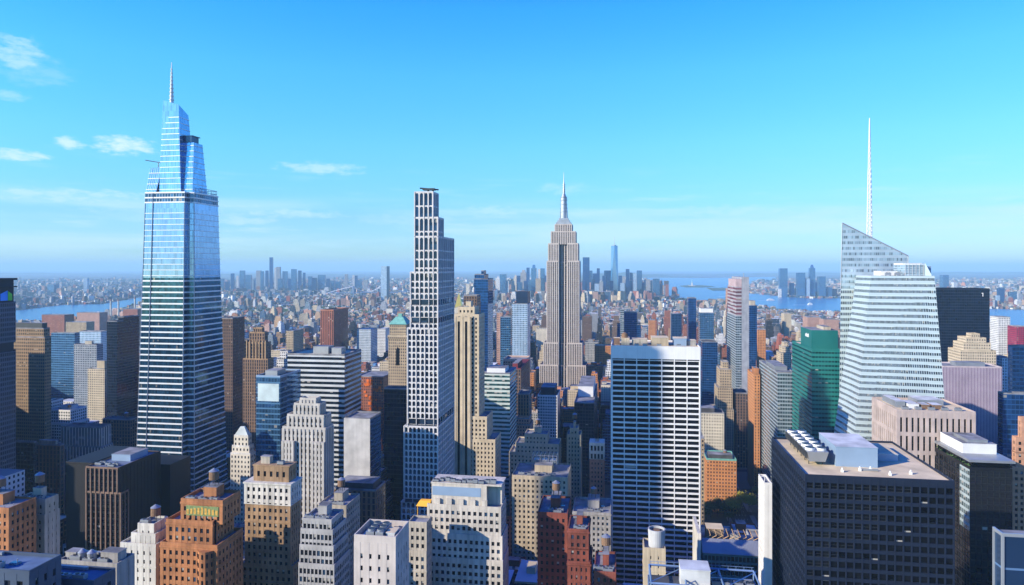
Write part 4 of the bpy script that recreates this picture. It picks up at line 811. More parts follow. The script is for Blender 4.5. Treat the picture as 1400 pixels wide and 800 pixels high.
# white slim slab, slanted metal roof building, stone base with round tank, steel-framed roof in front
root, w, d, H, side, L = block('slim_white_tower', 'very thin white brick slab with one column of small windows beside the dark slab', 'apartment building', 1037, 1045, 1055.5, 663, 800, 335, Style(pmat('white_brick', (.70, .67, .62), var=.08), bay=3.4, flr=3.5, pw=2.0, sh=1.9, dep=.3), clut=1, pent=False, tank=False)
m = MB(); m.bar((.6, 2, H), (.6, 2, H + 3.2), .16); m.bar((.6, 2, H + 3.2), (-1.6, 2, H + 3.6), .14); m.build('roof_davit', whitepaint, root)
FOOT.append((-70, 150, 590, 815)); SEEN.append((955, 1036, 706, 742))      # the park stays open
def metal_roof_hall():
    Y = 415; ox, oy, w, d, side = plan(957, 962, 1042, Y); d = 32
    root = thing('metal_roof_building', 'low teal glazed building under a slanted grey ribbed metal roof with timber frames', 'office building', (ox, oy, 0)); zt = Zp(756, Y)
    m = MB(); g_ = MB(); wv = []; relief(m, g_, wv, 0, w, 0, d, 0, zt, 2.2, 4.2, .35, 1.3, .4, .1); m.build('wall', [pmat('teal_frame', (.10, .22, .24), .5, .3)], root); g_.build('window', [core_teal, roofgrey], root, kind='stuff')
    r_ = MB(); zb, zp_ = zt, Zp(736, Y + 6); r_.prism([(-.6, -.6), (w + .6, -.6), (w + .6, 7), (-.6, 7)], zb, zb + .3, mt=0, bottom=True)
    r_.face([(-.6, -.6, zb + .32), (w + .6, -.6, zb + .32), (w + .6, 7, zp_), (-.6, 7, zp_)]); r_.face([(-.6, 7, zb + .3), (-.6, 7, zp_), (w + .6, 7, zp_), (w + .6, 7, zb + .3)])
    n = int(w / .9)
    for k in range(n): x = -.4 + k * .9; r_.bar((x, -.6, zb + .4), (x, 7, zp_ + .1), .07)
    r_.build('ribbed_roof', greymetal, root)
    t = MB(); t.box(0, w, 7.2, d, zb, zb + .4, 1)
    for k in range(9): x = w * (.06 + .105 * k); t.bar((x, 8, zp_ - .3), (x + 3, 8, zp_ + 1.4), .25); t.bar((x + 3, 8, zp_ + 1.4), (x + 3.2, 20, zp_ + 1.4), .25); t.bar((x, 8, zb), (x, 8, zp_), .2)
    t.build('timber_frame', [pmat('raw_timber', (.48, .30, .14), .8, var=.25, vscale=.8), roofgrey], root)
    bulkhead(root, w * .12, w * .42, 18, 28, zb + .4, 7.5, pmat('tarpaulin_brown', (.26, .19, .12)), rooftan); bulkhead(root, w * .55, w * .7, 20, 27, zb + .4, 4, greystone); air_unit(root, w * .8, 14, zb + .4); air_unit(root, w * .9, 18, zb + .4)
    c = MB(); c.prism([(-3.2, -1), (-1.2, -1), (-1.2, d), (-3.2, d)], 0, zp_ + 4, [(-3.2, 3), (-1.2, 3), (-1.2, d), (-3.2, d)], mt=0); c.build('end_wall', whitestone, root)
    claim(ox, oy, w, d, 955, 1040, 800, Y)
metal_roof_hall()
root, w, d, H, side, L = block('stone_block', 'weathered stone block carrying a big round concrete tank', 'apartment building', 877, 880, 910, 752, 800, 300, Style(beigestone, bay=4, flr=3.8, pw=2.8, sh=2.4), d=11, clut=0, pent=False, tank=False, nwin=20)
m = MB(); cx, cy = w * .62, 5; zt = Zp(727, 303); n = 28
m.cyl(cx, cy, H + .2, zt, 3.5, 3.7, n, 0, 1)
for i in range(n):
    a, b = 2 * math.pi * i / n, 2 * math.pi * (i + 1) / n; P = lambda r, t, z: (cx + r * math.cos(t), cy + r * math.sin(t), z)
    m.face([P(3.75, a, zt - .4), P(3.75, b, zt - .4), P(3.75, b, zt + 1), P(3.75, a, zt + 1)]); m.face([P(3.75, a, zt + 1), P(3.75, b, zt + 1), P(3.2, b, zt + 1), P(3.2, a, zt + 1)]); m.face([P(3.2, b, zt - .1), P(3.2, a, zt - .1), P(3.2, a, zt + 1), P(3.2, b, zt + 1)])
m.box(cx - 1.3, cx + 1.3, cy - 1, cy + 1, zt + .05, zt + .7, 2)
m.build('round_tank', [pmat('tank_concrete', (.44, .44, .43), streak=.2), roofdark, tankwood], root)
def steel_roof():
    Y = 205; ox, oy, w, d, side = plan(884, 888, 1045, Y); d = 14; H = Zp(813, Y)
    root = thing('steel_framed_roof', 'nearest rooftop with blue steel framing and a pale cube of plant', 'office building', (ox, oy, 0))
    wl = MB(); wl.box(0, w, 0, d, 0, H - .2); wl.build('wall', pmat('blue_steel_wall', (.16, .24, .36), .6, .2), root)
    rf = MB(); rf.box(.3, w - .3, .3, d - .3, H - .2, H); rf.build('roof', roofdark, root)
    s = MB(); bs = pmat('blue_steel', (.20, .30, .45), .5, .4); z = H + 3.2
    for y in (.5, d - .5): s.bar((.5, y, z), (w - .5, y, z), .35)
    for x in (.5, w * .33, w * .66, w - .5): s.bar((x, .5, z), (x, d - .5, z), .3); s.bar((x, .5, H), (x, .5, z), .22); s.bar((x, d - .5, H), (x, d - .5, z), .22)
    for k in range(3): s.bar((w * k / 3, 1, z), (w * (k + 1) / 3, d - 1, z), .2)
    for k in range(14): x = 1 + k * (w - 2) / 13; s.bar((x, d - .5, z), (x, d - .5, z + 1.1), .06)
    s.bar((.5, d - .5, z + 1.1), (w - .5, d - .5, z + 1.1), .07); s.build('steel_frame', bs, root)
    bulkhead(root, w * .29, w * .55, 4, 11, H, 6.2, roofwhite, roofwhite, 'plant_cube')
    for k in range(4): air_unit(root, w * (.62 + .1 * k), d * .6, H, 2.6, 2, 1.8)
    duct(root, w * .05, d * .3, w * .25, d * .3, H); duct(root, w * .6, d * .85, w * .95, d * .85, H)
    claim(ox, oy, w, d, 884, 1045, 800, Y)
steel_roof()
block('brick_building', 'low brick roof with small tanks tucked beside the white grid slab', 'apartment building', 812, 842, 846, 786, 800, 300, st_red, d=22, clut=4, nwin=10)
block('stone_block', 'pink brown stone corner building with banded windows at the harbour-side edge', 'tower block', 1378, 1384, 1440, 575, 730, 430, Style(pmat('pinkish_brick', (.48, .25, .15), var=.2, vscale=.4), bay=3.2, flr=3.8, pw=1.5, sh=1.8), tiers=[(0, 1, 0, 1, 640), (.1, 1, .1, 1, 600), (.25, 1, .2, 1, 573)], clut=0, nwin=40)
def glass_corner():
    Y = 190; ox, oy, w, d, side = plan(1366, 1370, 1450, Y); d = 5; H = Zp(729, Y)
    root = thing('glass_block', 'pale blue glass corner block with white edge frame, cut off by the picture edge', 'office building', (ox, oy, 0))
    m = MB(); m.prism(rect(.4, w - .4, .4, d - .4), 0, H - .6, bay=6, flr=9, mt=1); m.build('curtain_wall', [facade('corner_glass', (.08, .16, .30), (.04, .10, .22), wu=.97, wv=.97, metal=.7, blind=0, jit=.15, grough=.05), roofgrey], root)
    f = MB()
    for x in (0, w - .6): f.box(x, x + .6, 0, .6, 0, H); f.box(x, x + .6, d - .6, d, 0, H)
    f.box(.6, w - .6, 0, .5, H - .9, H); f.box(0, .5, .6, d - .6, H - .9, H); f.build('edge_frame', mullion, root)
    claim(ox, oy, w, d, 1366, 1400, 800, Y)
glass_corner()
# far east side of the picture ----------------------------------------------------------------------------------------
def edge_tower():
    Y = 535; k = lambda p: (p - CX) / F * Y
    root = thing('office_tower', 'gridded concrete slab tower with dark rim and a blue and green emblem near its top', 'skyscraper', (k(23) - 23, Y, 0)); H = Zp(394, Y); Zr = Zp(381, Y)
    pts = [(-98, 2), (-10, 0), (-.5, 9), (-.5, 26), (-10, 36), (-98, 38)]
    m = MB(); zm = Zp(485, Y)
    m.prism(pts, 0, zm, bay=1.7, flr=3.9, mt=1, cap=False); m.prism(pts, zm + 7, H - 12, bay=1.7, flr=3.9, mt=1); m.build('wall', [fa['metgrid'], roofgrey], root)
    s = MB(); sh = [(x + (1 if x < -50 else -1), y + (1 if y < 18 else -1)) for x, y in pts]; s.prism(sh, zm, zm + 7, mt=0); s.prism(sh, H - 12, H, mt=0); s.build('dark_storey', charcoal, root)
    r_ = MB(); big = [(x - (.8 if x < -50 else -.8), y + (-.8 if y < 18 else .8)) for x, y in pts]; r_.prism(big, H, H + .8, mt=0, bottom=True); r_.prism(sh, H + .8, Zr - 1.6, mt=0); r_.prism(big, Zr - 1.6, Zr, mt=0, bottom=True); r_.build('roof_rim', charcoal, root)
    e = MB(); zb = H - 10.5
    e.prism([(-.5, 12), (-.15, 12), (-.15, 18.4), (-.5, 18.4)], zb, [zb + 5.5, zb + 5.5, zb + 8, zb + 8], mt=0, bottom=True); e.prism([(-.5, 18.8), (-.15, 18.8), (-.15, 22.5), (-.5, 22.5)], zb, [zb + 7.5, zb + 7.5, zb + 5, zb + 5], mw=1, mt=1, bottom=True)
    e.build('emblem', [pmat('emblem_blue', (.03, .28, .90), .4), pmat('emblem_green', (.12, .62, .06), .4)], root)
    claim(k(23) - 23 - 98 * CT, Y + 98 * ST, 98, 38, -200, 24, 695, Y)
edge_tower()
root, w, d, H, side = slab('tan_tower', 'tan gridded stone tower with a dark rounded crown storey', 'tower block', 6, 61, 70, 452, 605, 760, facade('facade_darktan', (.30, .20, .105), wu=.5, wv=.55), roofdark, 2.6, 3.7, tiers=[(0, 1, 0, 1, 462), (.03, .97, .03, .97, 450)], pent=(.05, .95, .05, .9, 6, darkmetal))
slab('dark_block', 'low black block between the tan gridded tower and its shadow', 'office building', 10, 46, 50, 606, 690, 600, fa['dark'], roofdark)
slab('pier_block', 'brown block with tall window piers near the tan gridded tower', 'office building', 44, 82, 88, 610, 680, 625, fa['brownpier'], roofdark, 3.4, 3.8, pent=(.2, .8, .3, .8, 4))
slab('colonnade_block', 'shaded beige block with colonnaded upper storeys before the glass spire tower', 'office building', 83, 136, 152, 586, 640, 660, fa['piers'], roofdark, 3.2, 4.2, tiers=[(-.05, 1.05, -.05, 1, 612), (0, 1, 0, 1, 586)])
slab('dark_block', 'dark stone block tucked against the foot of the glass spire tower', 'office building', 140, 178, 190, 575, 640, 740, fa['brown'], roofdark, tank=True)
root, w, d, H, side, L = block('black_block', 'massive black block with one brown piered bay and blue-grey flat roof', 'office building', 117, 161, 240, 642, 770, 430, st_brownpier, clut=5, tank=False, pent=False, tiers=[(0, 1.10, 0, .12, 676), (0, 1, 0, .7, 642)])
m = MB(); m.box(w + .3, w + .8, .3, d * .7, 0, H + 1.3)  # black ribbed slab added to darken this side as shade would
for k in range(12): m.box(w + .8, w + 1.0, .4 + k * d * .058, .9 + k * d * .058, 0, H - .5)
m.build('side_shade', pmat('black_wall', (.007, .007, .010), .6), root)
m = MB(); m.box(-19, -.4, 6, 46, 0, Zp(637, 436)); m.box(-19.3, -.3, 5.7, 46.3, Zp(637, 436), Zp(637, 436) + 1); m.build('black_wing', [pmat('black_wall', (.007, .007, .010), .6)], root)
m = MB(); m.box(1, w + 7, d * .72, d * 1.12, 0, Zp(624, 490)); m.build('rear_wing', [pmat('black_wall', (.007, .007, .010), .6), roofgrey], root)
bulkhead(root, w * .2, w * .8, d * .3, d * .6, H + .15, 4, bluegrey, roofgrey, 'roof_plant')
root, w, d, H, side, L = block('stone_block', 'old stone corner block with an arched top window and one sunlit face', 'apartment building', -40, 61, 82, 690, 780, 335, Style(limestone, bay=3.6, flr=3.8, pw=2.1, sh=2.0), tiers=[(0, 1, 0, 1, 707), (.62, 1, .05, .9, 686)], clut=3)
m = MB(); cx, zt = w * .82, Zp(694, 335); m.prism([(cx - 1.1, d * .05 - .3), (cx + 1.1, d * .05 - .3), (cx + 1.1, d * .05 - .1), (cx - 1.1, d * .05 - .1)], zt - 4, zt, mt=0); m.cyl(cx, d * .05 - .2, zt - .2, zt + .9, 1.1, .3, 12); m.build('arched_window', deeppane, root)
block('brick_building', 'small orange brick gable end at the river-side edge below the black block', 'apartment building', -60, 12, 16, 698, 760, 315, st_orange, d=15, clut=1, nwin=20)
shadeblue = pmat('blue_shade_wall', (.05, .075, .12), .6); roofblue = pmat('blue_shade_roof', (.10, .16, .26), .8, var=.3)  # blue tones stand in for the shade over these walls and roofs
root, w, d, H, side, L = block('flat_roof_block', 'nearest shade-tinted blue flat roof with a raised parapet at the river-side corner', 'office building', -150, 40, 44, 786, 800, 190, Style(shadeblue, bay=4, flr=4, pw=2, sh=2, roof=roofblue), d=11, clut=4, pent=False, tank=False, nwin=0)
block('flat_roof_block', 'low shade-tinted blue roof in front of the old stone corner block', 'office building', 40, 128, 134, 799, 800, 205, Style(shadeblue, bay=4, flr=4, pw=2, sh=2, roof=roofblue), d=9, clut=3, pent=False, tank=False, nwin=0)
root, w, d, H, side, L = block('grey_roof_block', 'low grey roof block carrying two domed water tanks', 'apartment building', 80, 160, 184, 775, 800, 240, Style(greystone, bay=5, flr=4.5, pw=3.2, sh=3, roof=roofdark), clut=3, pent=False, tank=False, nwin=12)
for x in (.30, .46):
    m = MB(); m.cyl(w * x, d * .35, H + .2, H + 3, 1.5, n=14, mat=0); m.cyl(w * x, d * .35, H + 3, H + 4.1, 1.6, .25, 14, 0); m.build('water_tank', greymetal, root)
bulkhead(root, w * .66, w * .95, d * .2, d * .7, H + .15, 3.6, greystone, roofgrey); bulkhead(root, w * .02, w * .2, d * .3, d * .7, H + .15, 2.4, greystone, roofgrey)
block('white_building', 'small white painted building stepping back to a cube penthouse', 'apartment building', 167, 212, 219, 748, 800, 300, Style(whitestone, bay=3.2, flr=3.8, pw=2.2, sh=2.1, dep=.3), tiers=[(-.06, 1.02, 0, 1, 748), (.18, .92, .12, .95, 736), (.32, .82, .2, .8, 724)], clut=1, pent=False, d=16)
# middle distance ----------------------------------------------------------------------------------------------------
root, w, d, H, side = slab('blue_glass_office', 'blue glass office with a pale panel high on its sunlit face', 'office building', 350, 383, 411, 515, 640, 530, fa['blue'], roofdark, 2.4, 4.0, tiers=[(0, 1, 0, 1, 516)], trim=bluegrey)
m = MB(); m.box(w * .08, w * .95, -.25, -.02, Zp(549, 530), Zp(525, 530)); m.build('pale_panel', pmat('pale_glass_panel', (.62, .72, .70), .3, .2), root); bulkhead(root, w * .2, w * .7, d * .2, d * .6, H + .15, 3.5, greymetal)
root, w, d, H, side = slab('banded_office', 'broad office block with dark and white horizontal window bands and tan roof', 'office building', 393, 471, 494, 487, 600, 588, fa['bands'], rooftan, 2.6, 4.2, parapet=1.6, pent=(.35, .62, .3, .6, 6, greymetal))
bulkhead(root, w * .68, w * .85, d * .3, d * .55, H + .15, 5, greymetal)
slab('brown_block', 'narrow dark brown slab rising on the harbour side of the glass spire tower', 'office building', 300, 318, 321, 436, 570, 800, fa['brown'], roofdark, 2.4, 3.7, d=26)
slab('dark_office', 'dark gridded office behind the ornate brown tower', 'office building', 318, 337, 346, 466, 600, 860, fa['dark'], roofdark, 3.2, 4.0)
root, w, d, H, side = slab('ornate_tower', 'ornate brown stone tower with ribbed stepped crown', 'tower block', 332, 366, 374, 492, 580, 780, fa['brownpier'], roofdark, 2.8, 3.7, tiers=[(0, 1, 0, 1, 492), (.12, .92, .1, .9, 470), (.22, .82, .2, .8, 456), (.35, .7, .3, .7, 450)], trim=tanbrick)
m = MB()
for k in range(7): x = w * (.14 + .126 * k); m.box(x - .5, x + .5, d * .1 - .8, d * .1, Zp(492, 780), Zp(466, 780))
m.build('rib', pmat('rib_stone', (.40, .28, .16)), root)
slab('red_tower', 'red brown apartment tower with flared pale ribs on its sunlit face', 'apartment tower', 438, 456, 476, 425, 486, 1480, fa['redpier'], roofdark, 4.2, 3.4, parapet=2.5, trim=pmat('rib_red', (.40, .16, .09)))
root, w, d, H, side = slab('grey_wall_office', 'office with a blank pale end wall and dark green glass side', 'office building', 471, 506, 525, 574, 650, 520, fa['deepblue'], roofgrey, 2.6, 4.0, d=24)
m = MB(); m.box(-.3, w + .1, -.6, -.02, 0, H + .6); m.build('blank_wall', pmat('blank_concrete', (.50, .48, .45), streak=.1), root)
slab('black_cube', 'plain black glass cube between the blank end wall and the arched tower', 'office building', 525, 556, 562, 533, 600, 620, fa['navy'], roofdark, 3, 4)
root, w, d, H, side = slab('green_roofed_tower', 'tan stone tower with tall arched niche and green copper pyramid roof', 'tower block', 531, 556, 564, 452, 531, 820, fa['tan'], copper, 2.4, 3.6, tiers=[(0, 1, 0, 1, 463), (-.03, 1.03, -.03, 1.03, 460), (.05, .95, .05, .95, 444)], trim=beigestone)
m = MB(); m.prism(rect(0, w, 0, d), H + .2, Zp(434, 820), rect(w * .3, w * .7, d * .3, d * .7), mt=0); m.box(w * .4, w * .6, d * .4, d * .6, Zp(434, 820), Zp(430, 820)); m.build('pyramid_roof', copper, root)
m = MB(); m.box(w * .42, w * .60, -.2, .05, Zp(500, 820), Zp(478, 820)); m.cyl(w * .51, -.08, Zp(478, 820), Zp(475, 820), w * .09, .2, 12); m.build('arched_niche', deeppane, root)
root, w, d, H, side = slab('beige_tower', 'small pale stone tower with a white pyramid cap', 'tower block', 315, 342, 349, 620, 660, 520, fa['cream'], roofwhite, 2.6, 3.6, tiers=[(0, 1, 0, 1, 622), (.06, .94, .06, .94, 612), (.14, .86, .14, .86, 598)], trim=whitestone)
m = MB(); m.prism(rect(w * .14, w * .86, d * .14, d * .86), H + .3, Zp(585, 520), rect(w * .4, w * .6, d * .4, d * .6), mt=0); m.build('pyramid_roof', pmat('pale_copper', (.52, .56, .52)), root)
slab('dark_mansard', 'low dark block with colonnaded side under a dark roof', 'office building', 456, 514, 527, 672, 720, 455, fa['brownpier'], roofdark, 3.4, 4.2, pent=(.1, .9, .1, .9, 4, roofdark))
slab('orange_net_block', 'red brick podium with bright orange netting on its upper floors', 'office building', 488, 524, 540, 516, 575, 900, fa['brick'], roofgrey, 3, 3.6)
rt = bpy.data.objects['orange_net_block']; m = MB(); w = plan(488, 524, 540, 900)[2]; rnd = random.Random(2)
for k in range(34):
    x, z = rnd.uniform(.15, .95) * w, rnd.uniform(Zp(572, 900), Zp(520, 900)); m.box(x - rnd.uniform(.5, 2.4), x + rnd.uniform(.5, 2.4), -.6, -.1, z - rnd.uniform(.6, 2.5), z + rnd.uniform(.6, 2.5))
m.build('netting', orangenet, rt)
# mid distance, centre
root, w, d, H, side = slab('curved_glass_office', 'pale green glass office with white floor bands beside the striped tower', 'office building', 655, 697, 706, 512, 605, 660, facade('facade_greenband', (.52, .58, .52), (.05, .14, .14), wu=1.1, wv=.5, metal=.5, blind=.25), roofgrey, 2.6, 4.0, pent=(.2, .8, .2, .7, 4, whitepaint))
slab('dark_glass_tower', 'tall dark blue glass tower with notched top behind the striped tower', 'skyscraper', 648, 667, 674, 376, 500, 960, fa['deepblue'], roofdark, 3, 3.8, tiers=[(0, 1, 0, 1, 382), (.0, .7, .1, .9, 376), (.4, .6, .3, .7, 371)])
slab('brown_block', 'dark brown slab half hidden behind the striped cream tower', 'office building', 634, 652, 657, 405, 500, 860, fa['brown'], roofdark)
root, w, d, H, side = slab('light_blue_tower', 'light blue gridded tower with a navy cube on top', 'apartment tower', 700, 721, 725, 416, 492, 1120, fa['paleblue'], roofgrey, 2.6, 3.3)
bulkhead(root, w * .25, w, d * .1, d * .9, H + .15, 20, pmat('navy_cube', (.015, .035, .075), .4), roofdark)
slab('blue_tower', 'narrow blue glass tower crowded against the light blue gridded one', 'apartment tower', 684, 698, 701, 434, 492, 1150, fa['blue'], roofgrey)
slab('tan_block', 'thin tan tower behind the narrow blue glass one', 'apartment tower', 679, 687, 689, 428, 490, 1400, fa['pink'], rooftan)
slab('corniced_block', 'brown stone block with heavy cornice at the foot of the light blue tower', 'office building', 688, 720, 725, 494, 520, 900, fa['pink'], roofgrey, 3, 3.6, parapet=2.5, trim=pmat('cornice_pink', (.48, .34, .28)))
slab('maroon_block', 'maroon topped dark block beside the pale green glass office', 'office building', 698, 712, 724, 505, 600, 780, fa['brown'], pmat('maroon_roof', (.16, .02, .03)), trim=pmat('maroon_trim', (.18, .03, .04)), pent=(.1, .6, .1, .6, 5, pmat('maroon_trim', (.18, .03, .04))))
slab('brown_tower', 'slender brown striped tower near the maroon topped block', 'office building', 708, 723, 727, 540, 590, 740, fa['brownpier'], roofdark)
root, w, d, H, side = slab('white_grid_tower', 'white gridded apartment tower with dark penthouse south of the centre', 'apartment tower', 735, 762, 766, 542, 605, 800, fa['white'], roofdark, 2.8, 3.4, pent=(.15, .85, .1, .9, 9, charcoal), trim=whitepaint)
root, w, d, H, side = slab('white_topped_block', 'dark block wearing a white frame like a cap, near the white grid slab', 'office building', 785, 812, 817, 552, 640, 780, fa['dark'], roofgrey, 3, 3.8, pent=(.1, .9, .3, .9, 12, whitepaint))
slab('hip_roof_block', 'pinkish stone block under an orange hipped roof', 'apartment building', 703, 725, 729, 585, 600, 720, fa['pink'], pmat('orange_tiles', (.50, .20, .08)), 2.8, 3.5, tiers=[(0, 1, 0, 1, 582), (.1, .9, .1, .9, 574)])
rt = slab('netting_block', 'short block wrapped in orange netting below the limestone mast tower', 'office building', 733, 745, 748, 530, 545, 1000, fa['brick'], orangenet, trim=orangenet)
# right of the white grid slab
slab('tan_tower', 'stepped tan apartment tower on the harbour side of the white grid slab', 'tower block', 981, 984, 1000, 540, 600, 900, fa['tan'], rooftan, 2.8, 3.5, tiers=[(-.6, 1.2, 0, 1, 560), (-.2, 1.1, 0, 1, 530), (0, 1, 0, 1, 505), (.3, .8, .2, .8, 496)], d=30)
slab('cream_block', 'cream stone block with a dark mansard roof beside the white grid slab', 'apartment building', 956, 958, 990, 565, 625, 785, fa['cream'], roofdark, 2.8, 3.5, d=24, pent=(.05, .6, .1, .9, 5, roofdark))
def sliver():
    Y = 1010; ox, oy, w, d, side = plan(993, 1006, 1024, Y); H = Zp(379, Y)
    root = thing('unfinished_tower', 'tall pale concrete tower still unfinished, red floors open near its top', 'skyscraper', (ox, oy, 0)); zc = Zp(432, Y)
    m = MB(); m.box(w * .45, w, .0, d, 0, H); m.build('concrete_wall', pmat('fair_concrete', (.32, .33, .36), streak=.2), root)
    m = MB(); m.prism(rect(0, w * .44, -.2, d * .95), 0, zc, bay=2.4, flr=3.6, mt=1); m.build('glazed_wall', [fa['greyglass'], roofgrey], root)
    m = MB(); m.prism(rect(.5, w * .44, .2, d * .9), zc, H - 14, bay=30, flr=5.2, mt=1); m.build('open_floors', [fa['redfloors'], roofgrey], root)
    m = MB(); m.box(.5, w * .44, .4, d * .8, H - 14, H - 3); m.build('core_wall', pmat('pinkish_formwork', (.45, .33, .33)), root)
    m = MB(); m.bar((w * .7, 10, H), (w * .7, 10, H + 6), .4); m.build('antenna', greymetal, root)
    claim(ox, oy, w, d, 993, 1024, 560, Y)
sliver()
slab('pale_tower', 'pale pink tower peeping out on the river side of the unfinished concrete tower', 'apartment tower', 989, 995, 1001, 395, 470, 1500, fa['pink'], roofgrey, d=30)
slab('blue_tower', 'slim dark blue glass tower standing free above the low rooftops', 'apartment tower', 936, 941, 952, 408, 475, 1500, fa['deepblue'], roofdark, d=34)
slab('blue_tower', 'blue glass tower with white crown on the river side of the unfinished tower', 'apartment tower', 953, 957, 976, 428, 470, 1300, fa['blue'], roofgrey, d=30, pent=(.05, .95, .05, .95, 8, whitepaint))
slab('blue_office', 'teal blue glass office below the white crowned tower', 'office building', 955, 960, 981, 468, 560, 1050, fa['deepblue'], roofdark, d=34)
slab('navy_tower', 'dark navy glass tower hugging the harbour side of the unfinished tower', 'apartment tower', 1022, 1025, 1035, 418, 520, 1180, fa['deepblue'], roofdark, d=30, pent=(.1, .8, .1, .8, 8, limestone))
slab('brown_office', 'dark brown gridded block below the unfinished tower', 'office building', 1000, 1004, 1023, 538, 610, 900, fa['brown'], roofdark, d=30)
root, w, d, H, side = slab('orange_tower', 'thin orange brick tower with tan penthouse beside the grey glass office', 'apartment tower', 1022, 1031, 1039, 513, 645, 800, fa['orange'], rooftan, 2.8, 3.4, pent=(.2, .9, .1, .5, 7, orangebrick), trim=orangebrick)
m = MB(); m.bar((w * .5, 4, H + 7), (w * .5, 4, H + 17), .25); m.build('antenna', orangebrick, root)
slab('grey_glass_office', 'grey glass office with thin white bands between the orange tower and green tower', 'office building', 1038, 1063, 1087, 510, 640, 720, fa['greyglass'], roofgrey, 2.6, 3.9, pent=(.1, .8, .2, .7, 4, greymetal))
slab('navy_block', 'wide plain navy glass slab behind the faceted pale tower', 'office building', 1276, 1281, 1353, 396, 498, 990, fa['navy'], roofdark, 3, 4, d=40, parapet=2, trim=pmat('navy_trim', (.012, .018, .035), .4))
rt = bpy.data.objects['navy_block']; w = plan(1276, 1281, 1353, 990)[2]; m = MB(); zq = Zp(405, 990); m.box(w - 9.2, w - 8.4, -.4, -.05, zq, zq + 5); m.box(w - 10.4, w - 9.2, -.4, -.05, zq + 4, zq + 5); m.build('numeral', whitepaint, rt)
slab('deco_block', 'tan brick art deco block with stepped symmetrical crown', 'office building', 1308, 1313, 1362, 480, 500, 890, fa['beige'], rooftan, 2.8, 3.7, d=34, tiers=[(0, 1, 0, 1, 480), (.12, .88, .08, .92, 470), (.22, .78, .15, .85, 463), (.42, .66, .3, .7, 458)], trim=beigestone)
slab('striped_block', 'wide slab of thin white and purple vertical stripes', 'office building', 1284, 1289, 1370, 502, 600, 790, fa['stripes'], roofgrey, 1.55, 3.8, d=36, parapet=1.6, pent=(.3, .8, .3, .7, 4, greymetal), trim=pmat('stripe_trim', (.5, .42, .42)))
slab('blue_office', 'dark blue piered glass office at the harbour-side edge', 'office building', 1364, 1371, 1440, 539, 640, 560, fa['deepblue'], roofdark, 3, 4)
slab('blue_office', 'tall blue grey glass office rising behind the dark piered one', 'office building', 1378, 1384, 1440, 474, 540, 640, fa['blue'], roofdark, 3, 4)
slab('white_slant_tower', 'white striped apartment tower beyond the tan deco block', 'apartment tower', 1361, 1365, 1381, 434, 470, 1300, fa['white'], roofgrey, 3, 3.4, d=30)
rt = slab('crane_block', 'unfinished block wrapped in red netting beyond the deco block', 'apartment tower', 1386, 1390, 1404, 447, 470, 1250, facade('facade_rednet', (.34, .02, .06), (.03, .03, .06), wu=.6, wv=.6, metal=0, grough=.8), roofgrey, d=30)
slab('white_grid_block', 'pale blue and white gridded tower beside the striped purple slab', 'apartment tower', 1366, 1370, 1384, 490, 560, 900, fa['paleblue'], roofgrey, d=26)
root, w, d, H, side = slab('hotel_block', 'red orange brick hotel with green copper cornice by the park trees', 'hotel', 962, 966, 1007, 629, 700, 735, fa['orange'], copper, 3.2, 3.6, d=34, parapet=2.0, trim=copper, tank=True)
bulkhead(root, w * .1, w * .9, d * .2, d * .6, H, 4, roofdark, roofgrey, 'mansard')
slab('tan_block', 'tan stone office whose edge shows beside the white grid slab', 'office building', 950, 954, 963, 600, 690, 640, fa['tan'], roofgrey, d=30)
# east side, beyond the spire tower
slab('dark_tower', 'tall blue-black glass tower with shoulder step, beyond the shaded rooftops', 'skyscraper', 146, 160, 190, 438, 575, 900, fa['navy'], roofdark, 2.6, 3.6, tiers=[(0, 1, 0, 1, 440), (.45, 1, .3, 1, 435)])
slab('blue_office', 'blue glass slab block on the river side next to the tan gridded tower', 'office building', 70, 102, 109, 456, 520, 1100, fa['blue'], roofgrey)
slab('blue_office', 'lighter blue glass block with white corner by the river', 'office building', 108, 138, 148, 454, 480, 1400, fa['paleblue'], roofgrey)
slab('grey_apartment', 'grey striped apartment tower beneath the light blue river block', 'apartment tower', 101, 132, 141, 472, 525, 1000, fa['greygrid'], roofgrey, 2.8, 3.2, pent=(.4, .7, .3, .6, 5))
slab('beige_apartment', 'beige apartment block with cube on its roof by the blue-black tower', 'apartment tower', 120, 143, 148, 505, 545, 950, fa['beige'], rooftan, 2.8, 3.2, pent=(.5, .95, .2, .8, 11, beigestone))
slab('brick_apartment', 'long brick apartment slab at the river edge', 'apartment building', 57, 88, 94, 431, 455, 2200, fa['brick'], roofgrey, 4, 3.2, d=40)
slab('brick_apartment', 'tan brick apartment slab behind the light blue river block', 'apartment building', 90, 118, 122, 441, 455, 1900, fa['tan'], roofgrey, 4, 3.2, d=30)
slab('brick_apartment', 'brick apartment slab stepping toward the tall chimneys', 'apartment building', 105, 136, 140, 428, 445, 2500, fa['pink'], roofgrey, 4, 3.2, d=40)
slab('brick_apartment', 'bright red brick slab close to the glass spire tower by the river', 'apartment building', 168, 188, 192, 423, 435, 2600, fa['brick'], roofgrey, 4, 3.2, d=60)
